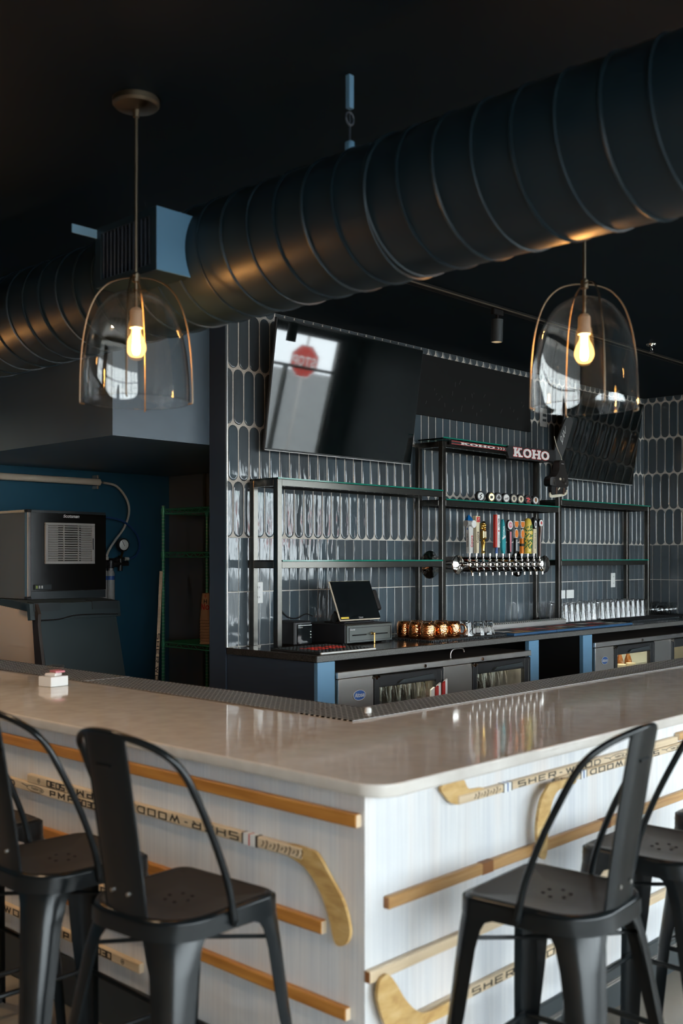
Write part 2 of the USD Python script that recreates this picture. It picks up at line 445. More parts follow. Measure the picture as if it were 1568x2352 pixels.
def rounded(w, d, radii, seg=6, cx=0.0, cy=0.0):
    """Rounded rectangle outline, counter-clockwise; radii: back-left, back-right (y low), front-right, front-left."""
    out = []
    for (sx, sy, a0), r in zip(((-1, -1, PI), (1, -1, 1.5 * PI), (1, 1, 0), (-1, 1, .5 * PI)), radii):
        c = np.array([cx + sx * (w / 2 - r), cy + sy * (d / 2 - r)])
        for a in np.linspace(a0, a0 + PI / 2, seg + 1):
            out.append(c + r * np.array([math.cos(a), math.sin(a)]))
    return np.array(out)


def txt(s, h, depth=0.0006, bold=False):
    m = meshkit.text_mesh(s, h, depth, bold)
    return m


# ---------------------------------------------------------------- prim helpers
_used = {}


def numbered(path):
    n = _used.get(path, -1) + 1
    _used[path] = n
    return path if n == 0 else f'{path}_{n:03d}'


class Thing:
    def __init__(self, name, label=None, cat_=None, loc=(0, 0, 0), rz=0.0, group=None, kind=None):
        self.path = numbered('/World/' + name)
        self.name, self.loc, self.rz = name, np.array(loc, float), rz
        x = UsdGeom.Xform.Define(stage, self.path)
        x.AddTranslateOp().Set(Gf.Vec3d(*map(float, loc)))
        if rz:
            x.AddRotateZOp().Set(math.degrees(rz))
        self.prim = x.GetPrim()
        self.meta = dict(label=label, category=cat_, group=group, kind=kind)
        for k, v in self.meta.items():
            if v:
                self.prim.SetCustomDataByKey(k, v)

    def part(self, name, mesh, m, parent=None, smooth=30, label=None, kind=None, world=False):
        """A part of the thing; mesh in the thing's own space, or in the room's with world=True. parent: the path of a part."""
        mesh = mesh.copy()
        if world:
            mesh.apply_translation(-self.loc)
            if self.rz:
                mesh.apply_transform(trimesh.transformations.rotation_matrix(-self.rz, [0, 0, 1]))
        path = numbered((parent or self.path) + '/' + name)
        g = usdkit.mesh(stage, path, mesh, '/World/Looks/' + m, smooth)
        if label:
            g.GetPrim().SetCustomDataByKey('label', label)
        if kind:
            g.GetPrim().SetCustomDataByKey('kind', kind)
        return path

    def dup(self, loc, rz=0.0, label=None, group=None):
        path = numbered('/World/' + self.name)
        p = stage.DefinePrim(path, 'Xform')
        p.GetReferences().AddInternalReference(self.path)
        p.SetInstanceable(True)
        x = UsdGeom.Xformable(p)
        x.ClearXformOpOrder()
        x.AddTranslateOp().Set(Gf.Vec3d(*map(float, loc)))
        if rz or self.rz:
            x.AddRotateZOp().Set(math.degrees(rz))
        for k, v in dict(self.meta, label=label or self.meta['label'], group=group or self.meta['group']).items():
            if v:
                p.SetCustomDataByKey(k, v)
        return p


def solo(name, mesh, m, label, cat_, loc=None, group=None, kind=None, smooth=30):
    """A thing that is one mesh."""
    mesh = mesh.copy()
    loc = np.array(loc if loc is not None else [*(mesh.bounds.mean(0)[:2]), mesh.bounds[0][2]], float)
    mesh.apply_translation(-loc)
    path = numbered('/World/' + name)
    g = usdkit.mesh(stage, path, mesh, '/World/Looks/' + m, smooth)
    UsdGeom.Xformable(g).AddTranslateOp().Set(Gf.Vec3d(*map(float, loc)))
    for k, v in dict(label=label, category=cat_, group=group, kind=kind).items():
        if v:
            g.GetPrim().SetCustomDataByKey(k, v)
    return path


def struct(name, label, cat_, loc=(0, 0, 0)):
    return Thing(name, label, cat_, loc, kind='structure')

# ================================================================ THE ROOM
CEIL = 3.12
FRONT = -3.5          # the shop front's glass wall
t = struct('floor', 'worn tan concrete floor of the bar', 'floor')
t.part('slab', box(-4.2, 13.6, FRONT - 0.1, 8.0, -0.1, 0), 'concrete')
t = struct('ceiling', 'dark navy painted ceiling above the whole bar', 'ceiling', (0, 0, CEIL))
t.part('ceiling_slab', box(-4.2, 13.6, FRONT - 0.1, 8.0, CEIL, CEIL + 0.1), 'ceiling_paint', world=True)

# shop front: sill, header and piers, seven windows
t = struct('wall_front', 'dark shop front wall below and above the street windows', 'wall', (4.7, FRONT, 0))
t.part('sill_wall', box(-4.2, 13.6, FRONT - 0.15, FRONT, 0, 0.35), 'dark_wall_paint', world=True)
t.part('header', box(-4.2, 13.6, FRONT - 0.15, FRONT, 3.02, CEIL), 'dark_wall_paint', world=True)
edges = np.linspace(-3.2, 13.0, 8)
t.part('pier', box(-4.2, edges[0], FRONT - 0.15, FRONT, 0.35, 3.02), 'dark_wall_paint', world=True)
t.part('pier', box(edges[-1], 13.6, FRONT - 0.15, FRONT, 0.35, 3.02), 'dark_wall_paint', world=True)
for k in range(7):
    a, b = edges[k], edges[k + 1]
    w = struct(f'window_{k + 1}', f'tall street window number {k + 1} from the left end of the shop front', 'window', ((a + b) / 2, FRONT, 0.35))
    fr = []
    for x in (a, b - 0.05):
        fr.append(box(x, x + 0.05, FRONT - 0.12, FRONT - 0.04, 0.35, 3.02))
    for z in (0.35, 2.42, 2.97):
        fr.append(box(a + 0.05, b - 0.05, FRONT - 0.12, FRONT - 0.04, z, z + 0.05))
    fr.append(box((a + b) / 2 - 0.025, (a + b) / 2 + 0.025, FRONT - 0.12, FRONT - 0.04, 0.40, 2.42))
    w.part('window_frame', cat(fr), 'black_steel', world=True)
    for n, (x0, x1, z0, z1) in enumerate(((a + .05, (a + b) / 2 - .025, .40, 2.42), ((a + b) / 2 + .025, b - .05, .40, 2.42), (a + .05, b - .05, 2.47, 2.97))):
        w.part('pane', box(x0, x1, FRONT - 0.086, FRONT - 0.080, z0, z1), 'window_glass', world=True)
t = struct('wall_left', 'warm timber side wall at the left end of the room', 'wall', (-4.1, 2, 0))
t.part('wall_panel', box(-4.2, -4.0, FRONT, 8.0, 0, CEIL), 'warm_plank_wall', world=True)
t = struct('wall_side', 'dark side wall beyond the tiled corner', 'wall', (13.5, 2, 0))
t.part('wall_panel', box(13.4, 13.6, FRONT, 8.0, 0, CEIL), 'dark_wall_paint', world=True)
t = struct('wall_alcove', 'deep teal painted wall behind the ice machine', 'wall', (0.6, 7.1, 0))
t.part('wall_panel', box(-4.0, 5.35, 7.05, 7.2, 0, CEIL), 'teal_wall_paint', world=True)
t = struct('wall_alcove_side', 'umber grey wall behind the green wire rack', 'wall', (5.42, 6, 0))
t.part('wall_panel', box(5.35, 5.5, 4.91, 7.2, 0, CEIL), 'umber_wall_paint', world=True)
t.part('edge_trim', box(5.335, 5.35, 6.56, 6.585, 0, 2.283), 'antique_brass', world=True)
t = struct('wall_bulkhead', 'boxed bulkhead with a bright blue grey front hanging over the alcove', 'bulkhead', (4.3, 6.0, 2.283))
t.part('bulkhead_box', box(3.33, 5.35, 4.90, 7.05, 2.283, CEIL), 'bulkhead_paint', world=True)

# the street
t = struct('street', 'grey street and pavement outside the shop front', 'street', (4.7, -12, -0.12))
t.part('pavement', box(-40, 60, -7.5, FRONT - 0.15, -0.2, -0.02), 'concrete', world=True)
t.part('roadway', box(-60, 80, -60, -7.5, -0.3, -0.14), 'asphalt', world=True)


# ---- tiles
PX, PZ, Z0 = 0.0845, 0.336, 1.07         # tile pitch, row height, worktop level
G = 0.004


def stadium(w, h, depth=0.011, seg=7):
    """A pillowed picket tile with round ends, drawn in its plane and standing out of it."""
    r = w / 2
    an = np.linspace(0, PI, seg + 1)
    rings = []
    for ins, z in ((0, 0.0), (0.0, 0.005), (0.0022, 0.0085), (0.0065, 0.0106), (0.0135, 0.0100)):
        rr = r - ins
        top = np.stack([rr * np.cos(an), h / 2 - r + rr * np.sin(an)], 1)
        bot = -top
        ring = np.vstack([top, bot])
        rings.append(np.column_stack([ring, np.full(len(ring), z)]))
    n = len(rings[0])
    v = np.vstack(rings + [[[0, h / 2 - r, 0.0098]], [[0, -h / 2 + r, 0.0098]]])
    f = []
    for k in range(len(rings) - 1):
        for i in range(n):
            j = (i + 1) % n
            f += [[k * n + i, k * n + j, (k + 1) * n + j], [k * n + i, (k + 1) * n + j, (k + 1) * n + i]]
    L = (len(rings) - 1) * n
    ct, cb, m = len(v) - 2, len(v) - 1, seg + 1
    for i in range(m - 1):
        f += [[L + i, L + i + 1, ct], [L + m + i, L + m + i + 1, cb]]
    f += [[L + m - 1, L + m, cb], [L + m - 1, cb, ct], [L + 2 * m - 1, L, ct], [L + 2 * m - 1, ct, cb]]
    return trimesh.Trimesh(v, np.array(f), process=False)


def plank_tile(w, h):
    pts = []
    for ins, z in ((0, 0.0), (0.0, 0.0085), (0.002, 0.0100)):
        pts += [[sx * (w / 2 - ins), sy * (h / 2 - ins), z] for sx in (-1, 1) for sy in (-1, 1)]
    return hull(pts)


def cut_tile(m, u0=None, u1=None, v1=None):
    for o, n in ((u0, [1, 0, 0]), (u1, [-1, 0, 0])):
        if o is not None:
            m = m.slice_plane([o, 0, 0], n)
    if v1 is not None:
        m = m.slice_plane([0, v1, 0], [0, -1, 0])
    return m


def tile_list(length):
    """(u, v, mesh) of every tile of a wall of this length, u from its left end."""
    out = []
    for row in range(7):
        rect = row < 2
        h = 0.3275 if rect else PZ
        v = Z0 + (row + 0.5) * 0.3275 if rect else Z0 + 0.655 + (row - 1.5) * PZ
        off = 0.5 if (rect or row % 2 == 1) else 0.0
        # rows 0,1 and every second picket row start with a whole tile at the left end, the others with half a one
        if row in (2, 4, 6):
            off = 0.0
        for k in range(int(length / PX) + 2):
            u = 0.003 + (k + off) * PX
            if u - PX / 2 > length - 0.01:
                break
            m = plank_tile(PX - 0.0055, h - 0.0055) if rect else stadium(PX - 0.0075, h - 0.002)
            u0 = -u + 0.003 if u < PX / 2 else None
            u1 = length - u - 0.003 if u + PX / 2 > length else None
            v1 = CEIL - 0.004 - v if v + h / 2 > CEIL - 0.004 else None
            if u0 is not None or u1 is not None or v1 is not None:
                if v1 is not None and v1 < -h / 2 + 0.012:
                    continue
                m = cut_tile(m, u0, u1, v1)
                if len(m.faces) == 0 or np.ptp(m.vertices[:, 0]) < 0.012:
                    continue
            out.append((u, v, m))
    return out


def tiled(t, F, origin, length, hidden, limit=300):
    todo = []
    for u, v, m in tile_list(length):
        a, b = rng.normal(0, 0.006, 2)
        vv = np.array(m.vertices)
        vv[:, 2] += (a * vv[:, 0] + b * 0.35 * vv[:, 1])
        m.vertices = vv
        p = np.array(origin) + F @ np.array([u, v, 0.0])
        mm = place(m, F, p)
        todo.append((hidden(u, v), np.linalg.norm(p - np.array([0, 0, EYE])), mm, ('tile_glaze', 'tile_glaze_blue', 'tile_glaze', 'tile_glaze_dark')[int(rng.integers(4))]))
    todo.sort(key=lambda q: (q[0], q[1]))
    for h, d, mm, ma in todo[:limit]:
        t.part('tile', mm, ma, world=True, smooth=40)
    rest = todo[limit:]
    if rest:
        t.part('far_tiles', cat([q[2] for q in rest]), 'tile_glaze', world=True, smooth=40, kind='stuff')


XW, YW, XR = 4.02, 4.75, 9.21
t = struct('wall_back', 'tiled back bar wall of glossy charcoal picket tiles over plain upright ones', 'wall', (6.6, YW + 0.08, 0))
t.part('wall_core', box(XW, 13.4, YW + 0.001, 4.90, 0, CEIL), 'navy_paint', world=True)
t.part('grout_bed', box(XW + 0.004, XR, YW - 0.0095, YW + 0.001, Z0, CEIL - 0.002), 'grout', world=True)
t.part('edge_trim', box(XW - 0.002, XW + 0.005, YW - 0.013, YW + 0.001, Z0, CEIL - 0.003), 'stainless', world=True)
t.part('edge_trim', box(XW + 0.005, XR, YW - 0.012, YW - 0.004, CEIL - 0.006, CEIL - 0.002), 'stainless', world=True)
tiled(t, FY, (XW + 0.004, YW - 0.0035, 0), XR - XW - 0.008,
      lambda u, v: (u < 1.5 and u > 0.30 and v > 2.33) or (1.55 < u < 3.15 and v > 2.7) or (3.7 < u < 4.7 and v > 2.4) or v < 1.2 and u > 3.2)
t = struct('wall_right', 'tiled return wall at the right end of the back bar', 'wall', (9.28, 3.6, 0))
t.part('wall_core', box(XR + 0.001, 9.36, 2.9, YW + 0.001, 0, CEIL), 'navy_paint', world=True)
t.part('grout_bed', box(XR - 0.0095, XR + 0.001, 2.9, YW - 0.014, Z0, CEIL - 0.002), 'grout', world=True)
t.part('edge_trim', box(XR - 0.012, XR - 0.004, 2.9, YW - 0.014, CEIL - 0.006, CEIL - 0.002), 'stainless', world=True)
tiled(t, FX, (XR - 0.0035, YW - 0.016, 0), YW - 0.016 - 2.9, lambda u, v: False)

# ================================================================ DUCT AND CEILING THINGS
DX, DZ, DR = 2.40, 2.649, 0.2083
t = Thing('air_duct', 'fat dark spiral air duct running across under the ceiling', 'duct', (DX, 2.5, DZ))
t.part('duct_shell', cyl((DX, -1.4, DZ), (DX, 7.0, DZ), DR, 64), 'duct_paint', world=True, smooth=40)
yy = np.arange(-1.39, 6.99, 0.125 / 40)
an = (yy - 0.02) / 0.125 * 2 * PI
hel = np.stack([DX + (DR + 0.001) * np.sin(an), yy, DZ + (DR + 0.001) * np.cos(an)], 1)
t.part('spiral_seam', tube(hel, 0.0052, 5), 'duct_paint', world=True)
ring = np.linspace(0, 2 * PI, 64, endpoint=False)
for y in (1.985, 5.05):
    t.part('joint_band', tube(np.stack([DX + (DR + .002) * np.sin(ring), np.full(64, y), DZ + (DR + .002) * np.cos(ring)], 1), 0.006, 6, True), 'duct_paint', world=True)
gx, gy0, gy1, gz0, gz1 = 2.075, 2.80, 3.16, 2.552, 2.762
saddle = Polygon([(gx, gz0), (2.33, gz0), (2.33, gz1), (gx, gz1)]).difference(Point(DX, DZ).buffer(DR - 0.002, 32))
side = extrude(saddle, 0.004)
gb = t.part('grille_box', cat(place(side, np.array([[1, 0, 0], [0, 0, 1], [0, 1, 0.0]]), (0, gy1 - 0.004, 0)), box(gx, 2.25, gy0 + .004, gy1, gz1 - .004, gz1), box(gx, 2.27, gy0 + .004, gy1, gz0, gz0 + .004),
                              box(gx, gx + .01, gy0 + .004, gy0 + .035, gz0 + .004, gz1 - .004), box(gx, gx + .01, gy1 - .035, gy1 - .004, gz0 + .004, gz1 - .004),
                              box(gx, gx + .01, gy0 + .035, gy1 - .035, gz0 + .004, gz0 + .024), box(gx, gx + .01, gy0 + .035, gy1 - .035, gz1 - .024, gz1 - .004)), 'duct_paint', world=True)
t.part('end_plate', place(side, np.array([[1, 0, 0], [0, 0, 1], [0, 1, 0.0]]), (0, gy0, 0)), 'blue_paint', gb, world=True, label='bright blue end plate')
t.part('damper_tab', box(gx - 0.10, gx, gy1 - 0.012, gy1 - 0.008, gz1 - 0.036, gz1 - 0.006), 'blue_paint', gb, world=True)
for k in range(13):
    y = gy0 + 0.047 + k * 0.0222
    t.part('slat', hull([(gx + .002, y, gz0 + .024), (gx + .004, y - .002, gz0 + .024), (gx + .024, y + .010, gz0 + .024), (gx + .022, y + .012, gz0 + .024),
                         (gx + .002, y, gz1 - .024), (gx + .004, y - .002, gz1 - .024), (gx + .024, y + .010, gz1 - .024), (gx + .022, y + .012, gz1 - .024)]), 'navy_paint', gb, world=True)

t = Thing('duct_hanger', 'thin blue hanger wire and clamp holding the air duct to the ceiling', 'hanger', (2.40, 2.235, CEIL))
hx, hy = 2.40, 2.235
t.part('strap', hull([(hx + a, hy + b, z) for a in (-.010, .010) for b in (-.008, .008) for z in (CEIL - 0.001, CEIL - 0.105)]), 'blue_paint', world=True)
t.part('eye_ring', tube(np.stack([hx + .017 * np.sin(ring), np.full(64, hy), CEIL - .137 + .020 * np.cos(ring)], 1), 0.0035, 6, True), 'navy_paint', world=True)
t.part('wire', cyl((hx, hy, CEIL - .116), (hx, hy, DZ + DR + .008), 0.003, 8), 'navy_paint', world=True)
t.part('clamp', rbox(hx - .012, hx + .012, hy - .014, hy + .014, DZ + DR + .015, DZ + DR + .055, .005), 'blue_paint', world=True)
band = np.linspace(0, 2 * PI, 64, endpoint=False)


# ---- pendants
def pendant_shape(label, loc, rz, drop):
    """loc: the centre of the shade's open rim; drop: from there up to the ceiling."""
    t = Thing('pendant_lamp', label, 'pendant lamp', loc, rz, 'glass dome pendants over the bar')
    R, Hh = 0.176, 0.372
    out = [(R, 0), (R * 1.0, 0.04), (R * .985, .10), (R * .94, .17), (R * .86, .235), (R * .72, .295), (R * .52, .338), (R * .28, .363), (0.012, Hh)]
    outer = spline(out, 4)
    nrm = np.gradient(outer, axis=0)
    nrm = np.stack([-nrm[:, 1], nrm[:, 0]], 1)
    nrm /= np.linalg.norm(nrm, axis=1, keepdims=True)
    inner = outer + nrm * 0.0025
    inner[0, 1], inner[-1] = 0, (0.010, Hh - 0.003)
    prof = np.vstack([outer, inner[::-1]])
    t.part('glass_shade', lathe(prof, 48, closed=True), 'shade_glass', smooth=50)
    t.part('rim', tube(np.stack([(R - .001) * np.cos(ring), (R - .001) * np.sin(ring), np.full(64, 0.001)], 1), 0.0022, 6, True), 'shade_glass')
    zt = 0.412
    for k in range(4):
        a = k * PI / 2
        pts = spline([(0.006, zt), (0.05, zt - .004), (0.098, zt - .024), (0.140, zt - .075), (0.168, zt - .16), (0.182, zt - .27), (0.186, 0.012), (0.183, -.004), (0.170, -0.007)], 5)
        t.part('wire_arm', tube(np.stack([pts[:, 0] * math.cos(a), pts[:, 0] * math.sin(a), pts[:, 1]], 1), 0.0028, 6), 'antique_brass')
    t.part('stem', cyl((0, 0, 0.30), (0, 0, drop - 0.02), 0.0052, 10), 'antique_brass')
    t.part('knuckle', lathe([(0.006, zt - .018), (0.013, zt - .014), (0.013, zt + .012), (0.006, zt + .018)], 14), 'antique_brass')
    t.part('canopy', lathe([(0, drop - 0.036), (0.030, drop - .036), (0.071, drop - .026), (0.0775, drop - .018), (0.0775, drop - .001), (0, drop - .001)], 36), 'antique_brass')
    t.part('canopy_collar', lathe([(0.005, drop - .062), (0.010, drop - .060), (0.011, drop - .036), (0.005, drop - .034)], 12), 'antique_brass')
    t.part('lamp_socket', lathe([(0, 0.245), (0.0215, 0.245), (0.0225, 0.262), (0.0205, .272), (0.0205, 0.302), (0.013, 0.312), (0, 0.312)], 20), 'socket_ceramic')
    bp = spline([(0.0001, 0.147), (0.020, 0.152), (0.0315, 0.170), (0.0325, 0.187), (0.026, 0.208), (0.0165, 0.228), (0.0155, 0.246)], 5)
    b = t.part('bulb', lathe(bp, 24), 'bulb_glass', smooth=60)
    t.part('filament', lathe(spline([(0.0001, 0.158), (0.010, 0.161), (0.0135, 0.180), (0.0105, 0.205), (0.0085, 0.238), (0.0001, 0.240)], 3), 12), 'filament', b, smooth=60)
    return t


P1 = (2.040, 2.866, 2.117)
pend = pendant_shape('brass and clear glass pendant with its lit bulb, in front of the duct grille box', P1, math.radians(-45), CEIL - P1[2])
pend.dup((3.075, 1.797, 2.100), math.radians(-40), 'lit brass and clear glass pendant hanging right of the duct, before the second television')
pend.dup((2.035, 4.70, 2.11), 0.3, 'clear glass pendant at the far end of the left bar, beyond the left edge')
pend.dup((4.70, 1.79, 2.11), 0.3, 'clear glass pendant along the right bar, beyond the right edge')

# ---- ceiling track with spots
t = Thing('lighting_track', 'thin black ceiling track parallel to the tiled wall', 'track', (7.0, 3.63, CEIL))
t.part('rail', cat(box(3.6, 11.0, 3.612, 3.648, CEIL - 0.022, CEIL - 0.001)), 'matte_black', world=True)
t.part('rail_lip', cat(box(3.6, 11.0, 3.608, 3.612, CEIL - 0.022, CEIL - 0.014), box(3.6, 11.0, 3.648, 3.652, CEIL - .022, CEIL - .014)), 'antique_brass', world=True)


def spot(x, label, aim=None, power=0.0):
    y = 3.63
    t = Thing('track_spotlight', label, 'spotlight', (x, y, CEIL - 0.022), group=None)
    t.part('adapter', rbox(-.05, .05, -.014, .014, -.035, 0), 'matte_black')
    t.part('yoke', box(-.008, .008, -.006, .006, -.075, -.030), 'matte_black')
    ax = np.array([0.0, .10, -1.0]) if aim is None else np.array(aim) - np.array([x, y, CEIL - .084])
    ax /= np.linalg.norm(ax)
    o = np.array([0, 0, -0.062])
    can = cyl(o, o + ax * .135, 0.036, 24)
    hole = cyl(o + ax * .10, o + ax * .16, 0.031, 24)
    can = trimesh.boolean.difference([can, hole], engine='manifold')
    t.part('lamp_can', can, 'charcoal_plastic')
    t.part('lens', cyl(o + ax * .112, o + ax * .116, 0.0300, 20), 'spot_glow')
    if power:
        li = UsdLux.SphereLight.Define(stage, t.path + '/lamp')
        li.CreateRadiusAttr(0.02)
        li.CreateIntensityAttr(power)
        li.CreateColorAttr(Gf.Vec3f(1.0, 0.72, 0.45))
        sh = UsdLux.ShapingAPI.Apply(li.GetPrim())
        sh.CreateShapingConeAngleAttr(32.0)
        sh.CreateShapingConeSoftnessAttr(0.4)
        zx = -ax
        _, a_, b_ = frame_of(zx)
        p_ = o + ax * .145
        UsdGeom.Xformable(li).AddTransformOp().Set(Gf.Matrix4d(*a_, 0, *b_, 0, *zx, 0, *map(float, p_), 1))


spot(5.20, 'small black spotlight on the ceiling track with a warm lit lens', (5.20, 3.68, 1.12), 700.0)
spot(8.30, 'small black spotlight further right along the ceiling track, behind the pendant')
for (x, y), lb in zip(((2.4, 6.15), (1.3, 4.6), (0.9, 3.0)), ('left of the ice machine', 'behind the far end of the left bar', 'over the tables left of the bar')):
    t = Thing('ceiling_downlight', f'round warm ceiling downlight {lb}, beyond the left edge', 'downlight', (x, y, CEIL))
    t.part('baffle', lathe([(.088, -.001), (.088, -.100), (.093, -.100), (.093, -.001)], 32, closed=True), 'matte_black')
    t.part('lens', cyl((0, 0, -.006), (0, 0, -.003), .087, 24), 'downlight_glow')
t = Thing('sprinkler_head', 'small chrome sprinkler head on the dark ceiling beside the right pendant', 'sprinkler', (6.88, 3.485, CEIL))
t.part('escutcheon', cyl((0, 0, -.012), (0, 0, -.001), 0.032, 20, 0.036), 'chrome')
t.part('nozzle', cyl((0, 0, -.032), (0, 0, -.012), 0.009, 12), 'chrome')
t.part('frame_arm', cat(tube([(-.012, 0, -.03), (-.018, 0, -.042), (-.003, 0, -.058)], .003, 6), tube([(.012, 0, -.03), (.018, 0, -.042), (.003, 0, -.058)], .003, 6)), 'chrome')
t.part('deflector', cyl((0, 0, -.062), (0, 0, -.058), 0.018, 16), 'chrome')

# ================================================================ THE BAR
BT, BB = 1.013, 0.977
L_out = [(2.005, 6.9)] + [(2.005 + .085 - .085 * math.cos(a), 1.76 + .085 - .085 * math.sin(a)) for a in np.linspace(0, PI / 2, 9)] + [(7.6, 1.76), (7.6, 2.76), (3.02, 2.76), (3.02, 6.9)]
t = Thing('bar_countertop', 'pale polished stone bar top running round the corner of the bar', 'countertop', (2.5, 2.3, BB))
t.part('stone_slab', loft(np.array(L_out), [(0.004, BB), (0.0, BB + .005), (0.0, BT - .007), (0.002, BT - .002), (0.006, BT)]), 'quartz', world=True, smooth=50)
t = Thing('bar_cabinet', 'whitewashed wooden bar front with a black kick board below', 'bar', (2.5, 2.3, 0))
t.part('cabinet_body', extrude([(2.065, 6.88), (2.065, 1.87), (7.5, 1.87), (7.5, 2.68), (2.94, 2.68), (2.94, 6.88)], BB - .001), 'bar_back_wood', world=True)
t.part('wood_panel', box(2.045, 2.064, 1.8692, 6.88, 0.0, BB - .001), 'whitewashed_wood', world=True, label='left facing whitewashed panel')
t.part('wood_panel', box(2.045, 7.5, 1.85, 1.869, 0.0, BB - .001), 'whitewashed_wood', world=True, label='right facing whitewashed panel')
t.part('kick_board', rbox(2.030, 2.0445, 1.86, 6.88, 0.001, 0.172), 'charcoal_plastic', world=True)
t.part('kick_board', rbox(2.060, 7.5, 1.834, 1.8495, 0.001, 0.160), 'charcoal_plastic', world=True)
t.part('kick_channel', cat(rbox(2.10, 7.5, 1.826, 1.834, .098, .104, .001), rbox(2.10, 7.5, 1.826, 1.834, .108, .112, .001)), 'stainless_brushed', world=True)

for nm, (x0, x1, y0, y1), lab in (('drip_mat', (2.74, 3.0, 2.825, 4.272), 'perforated steel drip rail with the white box on its edge'), ('drip_mat', (2.74, 3.0, 4.278, 5.73), 'perforated steel drip rail at the far left end of the bar'),
                                  ('drip_mat', (2.74, 4.36, 2.54, 2.735), 'perforated steel drip rail on the inner corner of the bar'), ('drip_mat', (4.365, 7.2, 2.54, 2.735), 'perforated steel drip rail along the right arm of the bar')):
    if nm == 'drip_mat' and lab.endswith('inner corner of the bar'):
        shape = cat(rbox(2.74, 3.0, 2.54, 2.819, BT + .0006, BT + .005, .001), rbox(3.0, 4.36, 2.54, 2.735, BT + .0006, BT + .005, .001))
        rims = cat(rbox(2.738, 3.0, 2.819, 2.824, BT + .0006, BT + .0056, .001), rbox(2.738, 4.36, 2.536, 2.54, BT + .0006, BT + .0056, .001), rbox(3.0, 4.36, 2.735, 2.739, BT + .0006, BT + .0056, .001))
    else:
        shape = rbox(x0, x1, y0, y1, BT + .0006, BT + .005, .001)
        rims = cat(rbox(x0 - .003, x0, y0, y1, BT + .0006, BT + .0056, .001), rbox(x1, x1 + .003, y0, y1, BT + .0006, BT + .0056, .001),
                   *([rbox(x0, x1, y1 - .004, y1, BT + .0051, BT + .0075, .001)] if x1 - x0 < 1 else [rbox(x0, x1, y0 - .003, y0, BT + .0006, BT + .0056, .001), rbox(x0, x1, y1, y1 + .003, BT + .0006, BT + .0056, .001)]))
    m = Thing(nm, lab, 'drip mat', (*shape.bounds.mean(0)[:2], BT), group=None)
    m.part('perforated_sheet', shape, 'perforated_steel', world=True)
    m.part('rim', rims, 'rail_steel', world=True)

t = Thing('napkin_box', 'small white box of plastic wrapped sachets on the left bar top', 'box', (2.575, 4.255, BT + .0005), math.radians(8))
t.part('carton', rbox(-.055, .045, -.045, .045, 0, .046, .003), 'white_plastic')
t.part('wrapped_sachets', cat(rbox(-.05, .03, -.04, .045, .0462, .078, .012), turned(rbox(-.03, .040, -.035, .03, .079, .094, .008), .4)), 'clear_wrap')
t.part('sachet', turned(rbox(-.035, .02, -.03, .03, .0465, .060, .004), .3), 'paper')
t.part('sachet', turned(rbox(-.01, .04, -.03, .03, .0605, .070, .003), -.2), 'pink_paint')
solo('bottle_cap', lathe([(0, 0), (.0125, 0), (.014, .004), (.0125, .018), (.006, .022), (0, .022)], 16, (2.911, 2.617, BT + .0056)), 'white_plastic', 'little white cap lying on the drip rail at the bar corner', 'cap')


